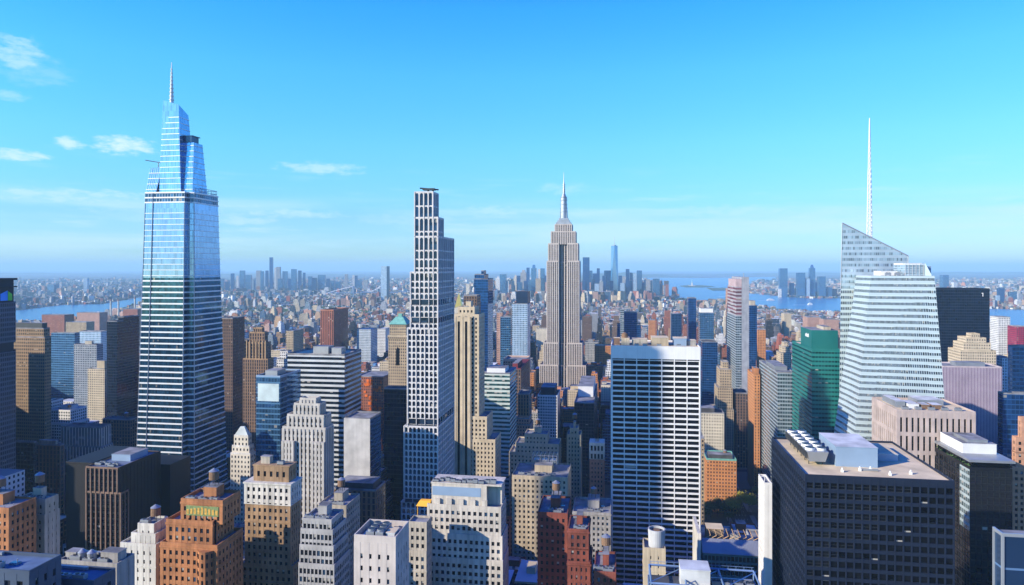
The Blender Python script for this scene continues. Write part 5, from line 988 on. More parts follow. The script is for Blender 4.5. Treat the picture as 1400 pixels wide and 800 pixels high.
# buildings of the middle distance that stand out between the towers
slab('grey_grid_tower', 'pale grey gridded tower between the banded office and the green pyramid roof', 'office building', 488, 507, 517, 451, 490, 1500, facade('facade_palegrid', (.50, .55, .58), (.10, .15, .20), wu=.6, wv=.6), roofwhite, 3, 3.6, d=40)
slab('white_block', 'low white block beside the pale grey gridded tower', 'office building', 516, 527, 531, 450, 478, 1650, fa['white'], roofwhite, 3, 3.6, d=40)
slab('tan_block', 'tan slab with dark blue side, before the ribbed red tower', 'apartment tower', 391, 401, 415, 453, 490, 1350, fa['tan'], roofgrey, 3, 3.4)
slab('white_terraced_block', 'white terraced apartment block beside the ornate brown tower', 'apartment building', 374, 392, 399, 503, 520, 900, fa['white'], roofwhite, 3, 3.4, tiers=[(0, 1, 0, 1, 503), (.2, 1, .1, 1, 492), (.4, 1, .2, 1, 481)])
root, w, d, H, side = slab('pale_blue_block', 'pale blue block with small dome, between the brown slab and ornate tower', 'apartment building', 320, 334, 340, 456, 470, 1200, fa['paleblue'], roofwhite, 3, 3.5)
m = MB(); m.cyl(w * .5, d * .5, H, H + 5, w * .28, w * .22, 14); m.cyl(w * .5, d * .5, H + 5, H + 10, w * .22, .5, 14); m.build('dome', whitestone, root)
root, w, d, H, side = slab('gold_roofed_tower', 'distant stone tower with shining gold pyramid behind the striped cream tower', 'skyscraper', 621, 631, 634, 421, 440, 1950, fa['cream'], roofgrey, 3, 3.6)
m = MB(); m.prism(rect(1, w - 1, 1, d - 1), H + .2, Zp(401, 1950), rect(w * .46, w * .54, d * .46, d * .54), mt=0); m.build('gold_pyramid', gold, root)
slab('pale_tower', 'pale grey tower just above the river-side end of the white grid slab roof', 'office building', 833, 848, 853, 423, 472, 1200, fa['greyglass'], roofwhite, 3, 3.6, d=30)
slab('blue_block', 'dark blue block peeping over the roof of the white grid slab', 'office building', 846, 850, 871, 428, 472, 1350, fa['deepblue'], roofdark, 3, 3.6, d=30, tiers=[(-.3, 1.25, 0, 1, 444), (0, 1, 0, 1, 428)])
slab('orange_block', 'orange brick tower in the low rooftops above the white grid slab', 'apartment tower', 884, 887, 896, 438, 468, 1900, fa['orange'], roofgrey, 3, 3.4, d=30)
slab('grey_tower', 'slim grey tower on the river side of the slim dark blue glass one', 'apartment tower', 914, 918, 932, 430, 472, 1450, fa['grey'], roofgrey, 3, 3.4, d=28)
slab('pink_block', 'broad pinkish brick slab near the water, above the green tower', 'apartment building', 1099, 1104, 1122, 434, 452, 2300, fa['pink'], roofgrey, 3.4, 3.3, d=60)
slab('pink_block', 'wide low pinkish brick slab near the water, touching the crystal tower', 'apartment building', 1121, 1126, 1147, 437, 452, 2200, fa['pink'], roofdark, 3.4, 3.3, d=50)
slab('tan_block', 'tan twin slab in the rooftops beyond the broad pinkish slab', 'apartment tower', 1068, 1072, 1082, 429, 452, 2200, fa['beige'], rooftan, 3.4, 3.3, d=40)
slab('orange_block', 'rust brown brick block on the harbour side of the dark navy glass tower', 'apartment building', 1033, 1036, 1047, 451, 475, 1450, fa['orange'], roofgrey, 3.2, 3.4, d=40)
slab('tan_block', 'yellowish stepped tan block before the green office tower', 'apartment building', 1063, 1067, 1082, 483, 500, 1150, fa['beige'], rooftan, 3.2, 3.4, d=30, tiers=[(0, 1, 0, 1, 483), (.2, .9, .1, .9, 475), (.4, .8, .2, .8, 469)])
# unseen tower to the east, slimmed and placed to shade the white grid slab
def shadow_tower():
    r0, r1, f0, f1 = SHADOW_BOX
    X, Y = fromgrid(r0, f0); root = thing('office_tower', 'unseen slender stepped bronze tower beyond the picture edge, placed for its shadow', 'skyscraper', (X, Y, 0)); w, d = r1 - r0, f1 - f0
    m = MB(); z0 = 0
    for k, z1 in ((0, 140), (1, 250), (2, 330), (3, 445)):
        m.prism(rect(w * .06 * k, w, 0, d - d * .04 * k), z0, z1, bay=3, flr=4.2, mt=1); z0 = z1
    m.build('wall', [fa['brown'], roofgrey], root); FOOT.append((r0 - 5, r1 + 5, f0 - 5, f1 + 5))
SHADOW_BOX = (-497, -465, 160, 178)
shadow_tower()
# ------------------------------------------------------------------ far towers that can still be told apart
REF = []       # (column, distance, phrase) of well-known neighbours, for describing the smaller buildings
def far_tower(name, label, px, w_px, yt, Y, mat, roof=None, lit=None, d_px=None, taper=0, group=None, cat='skyscraper', base=0, cap_h=0):
    """a far tower: a shaft with patterned glazing, a set-in top and a roof cap"""
    w = w_px / F * Y; d = (d_px or w_px) / F * Y * .9; X = (px - CX) / F * Y; H = Zp(yt, Y)
    root = thing(name, label, cat, (X, Y, 0), rz=-T + R(12 if Y > 7000 else 0), group=group)
    m = MB(); h1 = H * (.90 if taper else 1)
    m.prism(rect(-w / 2, w / 2, -d / 2, d / 2), base, h1, bay=4.5, flr=4.2, mt=1); m.box(-w / 2 + 1, w / 2 - 1, -d / 2 + 1, d / 2 - 1, h1, h1 + .4, 1)
    m.build('shaft', [mat, roof or roofgrey], root)
    if taper:
        m = MB(); m.prism(rect(-w * .32, w * .32, -d * .32, d * .32), h1, H, rect(-w * .32 * (1 - taper), w * .32 * (1 - taper), -d * .3 * (1 - taper), d * .3 * (1 - taper)), bay=4.5, flr=4.2, mt=1); m.build('top', [mat, roof or roofgrey], root)
    SEEN.append((px - w_px / 2, px + w_px / 2, HY + CZ * F / Y - 12, Y)); r, f = togrid(X, Y); FOOT.append((r - w / 2, r + w / 2, f - d / 2, f + d / 2))
    return root
FT = {'b': fa['blue'], 'n': fa['deepblue'], 'w': fa['white'], 'c': fa['cream'], 't': fa['tan'], 'g': fa['grey'], 'p': fa['pink'], 'l': fa['paleblue'], 'r': fa['brick']}
CN = {'b': 'blue glass', 'n': 'dark blue', 'w': 'white', 'c': 'cream stone', 't': 'tan', 'g': 'grey', 'p': 'pinkish', 'l': 'pale blue', 'r': 'red brick'}
def cluster(items, Y, jitter, group, place):
    """each tower is told apart by its tone, its height and its neighbour"""
    prev = None; rnd = random.Random(len(items)); labs = []
    order = sorted(items); tall = sorted(items, key=lambda t: t[2])
    for k, it in enumerate(order):
        px, w, yt, c = it[:4]; tp = it[4] if len(it) > 4 else 0
        rank = tall.index(it)
        size = 'tallest' if rank == 0 else 'second tallest' if rank == 1 else 'third tallest' if rank == 2 else ('thin' if w <= 4 else 'broad' if w >= 9 else 'plain')
        nb = f'beside the {CN[order[k - 1][3]]} one' if k else 'at the river end'
        if k == len(order) - 1: nb = 'at the harbour end'
        lab = f'{size} {CN[c]} tower' + (' with narrowing top' if tp else '') + f' {place}, {nb}'
        labs.append((lab, it))
    seen = {}
    for lab, it in labs: seen.setdefault(lab, []).append(it)
    for lab, it in labs:
        px, w, yt, c = it[:4]; tp = it[4] if len(it) > 4 else 0
        if len(seen[lab]) > 1:
            q = seen[lab].index(it); lab += f', {("first", "second", "third", "fourth", "fifth")[q]} such from the river side'
        lab = ' '.join(lab.split()[:16])
        far_tower('office_tower' if c in 'bnlg' else 'stone_tower', lab, px, w, yt, Y + rnd.uniform(-jitter, jitter), FT[c], taper=tp, group=group)
cluster([(681, 6, 378, 'w', .6), (688, 8, 375, 'b'), (694, 4, 384, 'w'), (701, 4, 384, 'c'), (705, 5, 376, 'c', .5), (709, 5, 377, 'n'), (716, 8, 369, 'g', .3), (722, 4, 366, 'n'), (730, 7, 362, 'b', .3), (737.5, 3, 368, 'w'), (742, 6, 367, 'b'), (736, 7, 381, 't'), (745, 6, 377, 'n'),
         (803, 5, 376, 'g'), (808, 4, 370, 'b'), (813.5, 6, 374, 'n'), (818, 4, 367, 'n'), (831, 10, 370, 'b'), (848, 5, 377, 'n'), (858, 5, 368, 'n'), (863, 4, 373, 'g'), (868, 4, 374, 'l'), (874, 7, 370, 'b'), (885, 8, 382, 'g'), (897, 9, 381, 'b'), (826, 5, 377, 'n'), (853, 4, 378, 'g'), (666, 7, 383, 'n'), (672, 6, 388, 'g'), (699, 7, 389, 'p'), (711, 6, 386, 'b'), (719, 5, 384, 'n'), (726, 7, 383, 'b'), (748, 5, 386, 'p'), (798, 4, 384, 'n'), (805, 6, 386, 'p'), (811, 5, 382, 'b'), (816, 6, 388, 'l'), (822, 5, 385, 'g'), (836, 5, 384, 'n'), (851, 6, 387, 'l'), (861, 6, 384, 'n'), (867, 5, 388, 'w'), (880, 5, 386, 'n'), (891, 4, 384, 'c'), (903, 5, 389, 'g'), (912, 4, 389, 'r'), (655, 6, 386, 'b'), (640, 5, 388, 'c')], 5800, 350, 'far downtown towers', 'downtown')
far_tower('office_tower', 'broad dark blue slab, highest beside the limestone mast tower, far downtown', 801.5, 9, 352, 5750, fa['deepblue'], cap_h=2)
cluster([(1070.5, 10, 367, 'b'), (1082, 6, 387, 'n'), (1094.5, 10, 373, 'b'), (1104, 5, 381, 'l'), (1110, 7, 362, 'b', .5), (1115, 11, 386, 'n'), (1123, 9, 378, 'b'), (1134, 6, 393, 'w'), (1066, 4, 395, 'w'), (1089, 6, 394, 'c'), (1098, 6, 393, 'w'), (1128, 6, 392, 'c'), (1141, 5, 395, 'p')], 6150, 180, 'towers across the harbour', 'over the harbour')
cluster([(303, 6, 381, 'b'), (318, 4, 374, 'n'), (325, 3, 377, 'w'), (331.5, 6, 370, 'b'), (340, 7, 376, 'b'), (347, 4, 383, 'l'), (354, 6, 370, 'g'), (358.5, 4, 371, 'b'), (365, 3.5, 370, 'n'), (371, 4.2, 352, 'n'), (376.6, 2.4, 366, 'w'), (381, 5, 365, 'g'), (390, 6, 371, 'b'), (402, 6.5, 368, 'b'), (410, 4, 370, 'n'), (416, 3, 373, 'n'), (424, 5, 378, 'b'), (429, 8, 380, 'n'), (440, 9, 376, 'b'), (449, 5, 381, 'n'), (455, 5, 384, 'b'), (473.5, 4, 375, 'g'), (483.5, 2.8, 376, 'w'), (487, 4, 377, 'n'), (492, 6, 383, 'b'), (500, 6, 383, 'g'), (311, 5, 385, 'n'), (397, 5, 381, 'n'), (361, 6, 381, 'l'), (384, 7, 381, 'b'), (462, 6, 385, 'b')], 8000, 500, 'far river towers', 'over the river')
root = far_tower('apartment_tower', 'pale mirrored tower with dark far edge standing alone beyond the bridge', 526, 8, 364, 5400, fa['paleblue'])
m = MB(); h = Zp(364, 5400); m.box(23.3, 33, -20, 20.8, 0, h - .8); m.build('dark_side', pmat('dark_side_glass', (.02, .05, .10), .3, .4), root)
for px, w, yt, Y, c, lb in ((118, 5, 380, 7200, 'l', 'pale blue tower alone on the far river bank, close to the glass spire tower'), (73, 10, 389, 6900, 'b', 'broad hazy blue tower on the far river bank'), (150, 8, 396, 6700, 'b', 'low blue block on the far bank close to the spire tower'), (84, 5, 394, 6900, 'p', 'pinkish twin block on the far bank behind the river'), (60, 4, 391, 7200, 'p', 'small pink tower on the far bank, nearest the emblem tower'),
                            (1291, 8, 376, 7800, 'b', 'blue tower poking above the wide navy slab'), (1305, 5, 386, 7600, 'w', 'white block above the navy slab'), (1368, 7, 394, 5200, 'n', 'dark blue tower over the water beyond the navy slab'), (1384, 8, 399, 5200, 'b', 'blue tower with red neighbour beyond the navy slab'), (1364, 4, 404, 5100, 'l', 'pale tower beside the dark blue one beyond the navy slab'), (1390, 5, 410, 5050, 'r', 'red brick tower farthest out beyond the navy slab')):
    far_tower('office_tower', lb, px, w, yt, Y, FT[c], cat='tower')
def tall_landmark():
    Y = 5850; X = (840 - CX) / F * Y; root = thing('tapered_tower', 'highest far tower, tapering faceted glass with thin spire beside the harbour', 'skyscraper', (X, Y, 0)); H = Zp(336, Y); b, t = 32, 24
    m = MB(); m.box(-b, b, -b, b, 0, 55)
    lo = [(-b, -b), (b, -b), (b, b), (-b, b)]; hi = [(0, -t * 1.1), (t * 1.1, 0), (0, t * 1.1), (-t * 1.1, 0)]
    for i in range(4):
        a, c = lo[i], lo[(i + 1) % 4]; h0, h1 = hi[i], hi[(i + 1) % 4]
        m.face([(*a, 55), (*c, 55), (*h0, H)], 0, [(0, -90), (14, -90), (7, 0)]); m.face([(*c, 55), (*h1, H), (*h0, H)], 0, [(0, -90), (7, 0), (-7, 0)])
    m.face([(*p, H) for p in hi], 1); m.build('shaft', [facade('landmark_glass', (.30, .42, .52), (.20, .34, .48), wu=.9, wv=.8, metal=.8, blind=0, jit=.15, grough=.08, wrough=.2, wmetal=.6), roofgrey], root)
    m = MB(); m.cyl(0, 0, H, H + 6, 17, n=16); m.cyl(0, 0, H + 6, Zp(323, Y), 2.6, .6, 8); m.build('spire', greymetal, root)
    SEEN.append((834, 846, 395, Y))
tall_landmark()
# river bridge with two towers, cables and deck
def bridge():
    Y = 6000; root = thing('suspension_bridge', 'pale suspension bridge with two towers crossing the far river', 'bridge', ((502 - CX) / F * Y, Y, 0), rz=R(20)); tw = pmat('bridge_steel', (.42, .46, .52), .5, .3); hs = 118
    for x in (-hs, hs):
        m = MB()
        for y in (-14, 14): m.box(x - 4, x + 4, y - 3, y + 3, 0, 102)
        for z in (40, 70, 97): m.box(x - 3, x + 3, -11, 11, z, z + 4)
        m.build('tower', tw, root)
    m = MB(); m.box(-330, 330, -16, 16, 40, 47); m.build('deck', tw, root)
    for y in (-15, 15):
        c = MB()
        P = [(-330, 47), (-hs, 101)] + [(-hs + 2 * hs * i / 12, 50 + 51 * ((i - 6) / 6) ** 2) for i in range(1, 12)] + [(hs, 101), (330, 47)]
        for a, b in zip(P, P[1:]): c.bar((a[0], y, a[1]), (b[0], y, b[1]), 1.8)
        c.build('cable', pmat('cable_white', (.7, .72, .74), .5), root)
bridge()
for k, (px, yt, lb) in enumerate(((151.5, 409.5, 'tall pale power station chimney farthest from the glass spire tower'), (162, 409.5, 'middle one of the three tall pale chimneys by the river'), (184.5, 407, 'pale power station chimney nearest the glass spire tower'))):
    Y = 3150; X = (px - CX) / F * Y; root = thing('chimney', lb, 'chimney', (X, Y, 0), group='power station chimneys'); H = Zp(yt, Y)
    m = MB(); m.cyl(0, 0, 0, H, 4.6, 3.6, 14); m.build('shaft', whitestone, root); m = MB(); m.cyl(0, 0, H - 6, H + .4, 4.0, 3.9, 14, 0, 1); m.build('band', [pmat('chimney_red', (.35, .20, .18)), roofdark], root)
def statue():
    X, Y = ground_xy(946, 391.3); root = thing('statue', 'tiny pale green statue with raised arm on a stone pedestal, on an island', 'statue', (X, Y, 0))
    m = MB(); m.box(-45, 45, -45, 45, 4, 9); m.prism(rect(-12, 12, -12, 12), 9, 48, rect(-7, 7, -7, 7), mt=0); m.build('pedestal', whitestone, root)
    m = MB(); m.cyl(0, 0, 48, 78, 6.5, 3.2, 10); m.cyl(0, 0, 78, 84, 3.4, 2.2, 10); m.cyl(0, 0, 84, 90, 2.3, 1.6, 10); m.bar((3, 0, 79), (5.5, -1, 93), 1.3); m.cyl(5.5, -1, 93, 96, 1.2, 1.6, 8); m.bar((-3, -1, 80), (-4.5, -4, 70), 1.4)
    for a in range(7): m.bar((0, 0, 89), (4 * math.cos(a * math.pi / 6), 1, 89.5 + 4 * math.sin(a * math.pi / 6)), .35)
    m.build('figure', pmat('verdigris', (.30, .50, .42)), root)
statue()
def ferry(px, py, lb, L=60):
    X, Y = ground_xy(px, py); root = thing('ferry', lb, 'boat', (X, Y, .4), rz=R(8)); m = MB()
    m.prism([(-L / 2, -6), (L / 2 - 8, -6), (L / 2, 0), (L / 2 - 8, 6), (-L / 2, 6)], 0, 5, mt=0); m.build('hull', whitepaint, root); m = MB(); m.box(-L * .4, L * .3, -5, 5, 5, 10); m.box(-L * .3, L * .2, -4, 4, 10, 14); m.cyl(-L * .1, 0, 14, 18, 1.5, n=8); m.build('cabin', whitepaint, root)
    w_ = MB(); w_.face([(-L / 2, -5, .08), (-L / 2, 5, .08), (-L * 3.2, 12, .08), (-L * 3.2, -12, .08)][::-1]); w_.build('wake', pmat('wake_foam', (.6, .66, .7)), root)
ferry(1054, 411, 'white ferry crossing the blue harbour before the far towers', 70); ferry(1000, 405.5, 'small white boat near the low harbour island', 40); ferry(1108, 417, 'white boat in the harbour close to the near shore', 40)
# ------------------------------------------------------------------ the park trees by the brick hotel
leafmats = [pmat('leaf_olive', (.34, .31, .04), .8, var=.35, vscale=.5), pmat('leaf_green', (.09, .13, .035), .8, var=.35, vscale=.5), pmat('leaf_dark', (.06, .09, .03), .8, var=.3, vscale=.5)]; bark = pmat('bark', (.07, .05, .04), .95)
def tree(px, py, Y, h, label, mat, seed):
    X = (px - CX) / F * Y; root = thing('tree', label, 'tree', (X, Y, 0), rz=0, group='park trees'); rnd = random.Random(seed)
    t = MB(); t.cyl(0, 0, 0, h * .55, .45, .2, 8); tips = []
    for k in range(6):
        a = k * 1.05 + rnd.random(); q = Vector((math.cos(a) * h * .26, math.sin(a) * h * .26, h * rnd.uniform(.6, .85))); t.bar((0, 0, h * rnd.uniform(.3, .5)), q, .13); tips.append(q)
    t.build('trunk', bark, root)
    c = MB(); tips.append(Vector((0, 0, h * .85)))
    for q in tips:
        for _ in range(220):
            v = Vector((rnd.gauss(0, 1), rnd.gauss(0, 1), rnd.gauss(0, .75))) * h * .10 + q; u = Vector((rnd.uniform(-1, 1), rnd.uniform(-1, 1), rnd.uniform(-.4, .9))).normalized(); w = u.orthogonal().normalized() * rnd.uniform(.35, .7); s_ = u * rnd.uniform(.35, .7); c.face([v + s_, v + w, v - s_, v - w])
    c.build('crown', mat, root)
for k, (px, Y, h, mi, lb) in enumerate(((1012, 728, 24, 0, 'sunlit yellow green tree, brightest crown at the park edge'), (1024, 730, 21, 0, 'yellow green tree beside the brightest crowned one'), (1000, 722, 20, 0, 'olive tree just in front of the red brick hotel corner'), (991, 722, 16, 1, 'dark green tree against the red brick hotel wall'), (981, 722, 18, 2, 'shaded tree at the foot of the hotel facade'), (972, 720, 17, 1, 'green tree between the hotel and the white grid slab'), (1032, 775, 13, 1, 'dark tree beyond the yellow ones, under the orange tower'), (996, 705, 11, 2, 'low dark tree nearest the teal glazed hall'), (966, 712, 14, 2, 'dark tree closest to the white grid slab'))):
    tree(px, 0, Y, h, lb, leafmats[mi], k + 11)
# the shore stays low so that the water shows above the roofs
for a, b, y in ((900, 918, 404), (918, 963, 410), (963, 988, 408), (988, 1035, 416), (1035, 1115, 423), (1115, 1150, 425), (1150, 1420, 440), (20, 87, 437), (87, 108, 433), (108, 140, 427), (140, 172, 421), (172, 192, 417)): SEEN.append((a, b, y, CZ * F / (y - HY) + 60))
# ------------------------------------------------------------------ the rest of the city: lots on every block
PALETTE = [('red brick', (.30, .085, .045), 'brick'), ('tan brick', (.42, .26, .13), 'tan'), ('beige', (.54, .43, .27), 'beige'), ('cream', (.64, .57, .44), 'cream'), ('grey', (.30, .31, .33), 'grey'), ('white', (.74, .73, .70), 'white'), ('pinkish', (.46, .25, .17), 'pink'),
           ('dark brown', (.12, .08, .055), 'brown'), ('orange brick', (.48, .18, .06), 'orange'), ('blue glass', (.07, .17, .32), 'blue'), ('dark glass', (.03, .04, .055), 'dark'), ('grey glass', (.24, .30, .34), 'greyglass')]
WEIGHTS = [16, 9, 10, 10, 14, 10, 7, 11, 4, 9, 8, 7]
NAMES = {'blue glass': 'glass_office', 'dark glass': 'glass_office', 'grey glass': 'glass_office', 'red brick': 'brick_building', 'tan brick': 'brick_building', 'orange brick': 'brick_building'}
lots = []; rnd = random.Random(21)
def taken(r0, r1, f0, f1): return any(r0 < b and r1 > a and f0 < d and f1 > c for a, b, c, d in FOOT)
SHAFTS = [(a, b, c, d) for a, b, c, d in FOOT]
def column_limit(pa, pb, Y):
    """a building nearer than a landmark must not rise over that landmark's visible foot"""
    y = 0
    for a, b, yb, Yh in SEEN:
        if Yh > Y - 5 and pa < b and pb > a: y = max(y, yb)
    return y
def add_lot(r0, r1, f0, f1, h, zone):
    if taken(r0, r1, f0, f1): return
    cs = [fromgrid(r, f) for r in (r0, r1) for f in (f0, f1)]; Y = min(c[1] for c in cs)
    if Y < 150: return
    ps = [CX + F * c[0] / c[1] for c in cs]; pa, pb = min(ps), max(ps)
    if pb < -40 or pa > 1440: return
    yl = column_limit(pa, pb, Y); hm = Zp(yl, max(c[1] for c in cs)) - (4 if Y < 1500 else 0) if yl > HY else 1e9
    if h > hm:
        h = hm * rnd.uniform(.86, 1.0)
        if h < 7: return
    y_base = HY + CZ * F / Y
    if in_water((pa + pb) / 2, y_base) or in_water(pa, y_base) or in_water(pb, y_base): return
    lots.append(dict(r0=r0, r1=r1, f0=f0, f1=f1, h=h, Y=Y, pa=pa, pb=pb, yt=HY - (h - CZ) * F / Y, zone=zone, c=rnd.choices(range(len(PALETTE)), WEIGHTS)[0], s=rnd.random()))
for fk in range(2, 54):
    fa0, fa1 = fk * 80 + 45, fk * 80 + 105; fmid = (fa0 + fa1) / 2
    aves = sorted(AVES)
    for a, b in zip(aves, aves[1:]):
        ra, rb = a + 16, b - 16
        for row in (0, 1):
            r = ra
            while r < rb - 8:
                w = min(rnd.choice((14, 18, 20, 24, 28, 34, 42)) * (1 if fmid < 1500 else .8 if fmid < 2400 else .6), rb - r)
                if rb - r - w < 8: w = rb - r
                f0 = fa0 if row == 0 else fa0 + 30.5; f1 = f0 + 29.5
                if fmid < 800: h = rnd.triangular(35, 125, 65)
                elif fmid < 1500: h = rnd.triangular(30, 120, 62)
                elif fmid < 2400: h = rnd.triangular(18, 88, 42) if rnd.random() < .93 else rnd.uniform(80, 125)
                else: h = rnd.triangular(9, 27, 15) if rnd.random() < .95 or w < 15 else rnd.uniform(34, 70)
                if abs(r) > 700: h *= .7
                add_lot(r + .3, r + w - .3, f0, f1, h, 'city'); r += w
OFF = []                                             # unseen blocks on the sunny side, heights set for the shade they cast
for fk in range(-1, 9):
    for a, b in zip((-750, -600, -455, -310), (-600, -455, -310, -180)):
        for h0 in (0, 1):
            r = a + 17
            while r < b - 30:
                w = rnd.choice((24, 34, 46)); f0 = fk * 80 + 45 + 30.5 * h0
                X, Y = fromgrid(r + w, f0)
                if (X - 6) / max(Y, 1) * F + CX < -12 and not taken(r, r + w, f0, f0 + 29.5):
                    cx_ = X * .438 - Y * .899; OFF.append((r, r + w - .6, f0, f0 + 29.5, rnd.uniform(120, 205) if -545 < cx_ < -480 or cx_ < -665 else rnd.triangular(40, 95, 60)))
                r += w
# beyond the grid: old downtown, then the boroughs across the water out to the horizon
for _ in range(42000):
    Y = 4300 * (15500 / 4300) ** (rnd.random() ** .8); px = rnd.uniform(-20, 1420); X = (px - CX) / F * Y
    s = 9 + Y / 640; w, d = rnd.uniform(.7, 1.7) * s, rnd.uniform(.6, 1.4) * s
    h = rnd.triangular(6, 18, 9)
    if rnd.random() < .05: h += rnd.uniform(12, 45); w *= 1.5; d *= 1.3
    if 600 < px < 930 and Y < 7200: h = rnd.triangular(12, 45, 20)
    if 640 < px < 920 and 4700 < Y < 7200 and rnd.random() < .16: h = rnd.uniform(60, 150); w = rnd.uniform(24, 42); d = rnd.uniform(24, 40)
    r, f = togrid(X, Y); add_lot(r, r + w, f, f + d, h, 'far')
for _ in range(6500):                                # dense belt between the grid and the river east and west of it
    Y = rnd.uniform(2300, 5200); px = rnd.uniform(-20, 640) if rnd.random() < .7 else rnd.uniform(950, 1400); X = (px - CX) / F * Y; r, f = togrid(X, Y)
    if -1180 < r < 1490 and f < 4350: continue
    w, d = rnd.uniform(8, 28), rnd.uniform(9, 24); h = rnd.triangular(8, 22, 12)
    if rnd.random() < .07: h = rnd.uniform(32, 62); w = rnd.uniform(18, 40)
    add_lot(r, r + w, f, f + d, h, 'far')
# which of them show, and how large: walk from the nearest outward keeping the skyline of every column
lots.sort(key=lambda l: l['Y']); STEP = 2; sky = [800.0] * (1480 // STEP); heroes = sorted(SEEN, key=lambda s: s[3]); hi = 0
for l in lots:
    while hi < len(heroes) and heroes[hi][3] < l['Y']:
        a, b, yb, _ = heroes[hi]
        for k in range(max(0, int((a + 40) / STEP)), min(len(sky), int((b + 40) / STEP))): sky[k] = min(sky[k], yb - 30 if heroes[hi][3] < 1400 else sky[k])
        hi += 1
    vis = 0
    for k in range(max(0, int((l['pa'] + 40) / STEP)), min(len(sky), int((l['pb'] + 40) / STEP) + 1)):
        if l['yt'] < sky[k]: vis += (sky[k] - l['yt']) * STEP; sky[k] = l['yt']
    l['vis'] = vis
big = sorted([l for l in lots if l['vis'] > 12], key=lambda l: -l['vis'])[:300]; bigset = set(id(l) for l in big)
REFS = [(247, 560, 'the glass spire tower'), (22, 535, 'the emblem tower'), (168, 900, 'the blue-black tower'), (380, 560, 'the pale panel office'), (440, 640, 'the banded office'), (353, 780, 'the ornate brown tower'), (457, 1480, 'the ribbed red tower'), (420, 430, 'the fluted deco tower'), (500, 520, 'the blank end wall'), (545, 820, 'the green pyramid roof'), (585, 470, 'the arched tower'), (645, 580, 'the striped cream tower'), (680, 660, 'the pale green office'),
        (660, 960, 'the notched blue tower'), (712, 1120, 'the navy-cubed tower'), (768, 1290, 'the mast tower'), (750, 800, 'the white gridded tower'), (800, 780, 'the white-capped block'), (742, 480, 'the roof steelwork block'), (896, 500, 'the white grid slab'), (944, 1500, 'the slim blue tower'), (966, 1300, 'the white-crowned tower'), (1010, 1010, 'the unfinished tower'), (1031, 800, 'the orange tower'), (1062, 720, 'the grey glass office'), (1115, 640, 'the green tower'),
        (1215, 540, 'the crystal tower'), (1318, 860, 'the navy slab'), (1336, 800, 'the tan deco block'), (1330, 700, 'the striped slab'), (985, 735, 'the brick hotel'), (60, 760, 'the tan gridded tower'), (120, 1000, 'the grey striped tower')]
used = {}
def describe(l):
    px = (l['pa'] + l['pb']) / 2; a = sorted(REFS, key=lambda q: abs(q[0] - px) + abs(q[1] - l['Y']) * .01)
    n1 = a[0]; lefts = [q for q in REFS if q[0] < px]; rights = [q for q in REFS if q[0] >= px]
    hw = l['h'] / max(l['r1'] - l['r0'], 5); size = 'tall narrow' if hw > 4 else 'tall' if l['h'] > 75 else 'low wide' if hw < .8 else 'low' if l['h'] < 24 else 'mid-height'
    col = PALETTE[l['c']][0]; kind = {'glass_office': 'office'}.get(NAMES.get(col), 'building')
    feat = l['feat']
    rel = 'before' if l['Y'] < n1[1] - 30 else 'beyond'
    base = f'{size} {col} {kind}{feat}'
    cands = [f'{base} {rel} {n1[2]}'] + [f'{base} {rel} {n1[2]}, {x}' for x in (('river' if px < n1[0] else 'harbour') + ' side of it', )]
    if lefts and rights:
        q, s = max(lefts), min(rights); cands.append(f'{base} between {q[2]} and {s[2]}')
    if len(a) > 1: cands.append(f'{base} {rel} {n1[2]}, toward {a[1][2]}')
    for c in cands:
        if len(c.split()) <= 16 and c not in used: used[c] = l; return c
    for o in ('second', 'third', 'fourth', 'fifth', 'sixth', 'seventh', 'eighth', 'ninth', 'tenth', 'eleventh', 'twelfth'):
        c = f'{o} nearest {size} {col} {kind}{feat} {rel} {n1[2]}'
        if len(c.split()) <= 16 and c not in used: used[c] = l; return c
    return cands[0]
ROOFS = [roofgrey, roofdark, roofwhite, rooftan]
def tone_of(c, q):
    g = sum(c) / 3; k = q.choice((.5, .7, .9, 1.1, 1.35)); t = .2 if q.random() < .5 else 0
    return tuple(min(.8, (x + (g - x) * t) * k) for x in c)
def lot_tiers(l):
    w, d, h = l['r1'] - l['r0'], l['f1'] - l['f0'], l['h']; s = l['s']
    if h > 45 and s < .5: return [(0, w, 0, d, h * .7), (w * .1, w * .9, d * .08, d, h * .87), (w * .2, w * .8, d * .2, d * .9, h)]
    if h > 28 and s < .7: return [(0, w, 0, d, h * .84), (w * .12, w * .88, d * .15, d, h)]
    return [(0, w, 0, d, h)]
big.sort(key=lambda l: l['Y'])
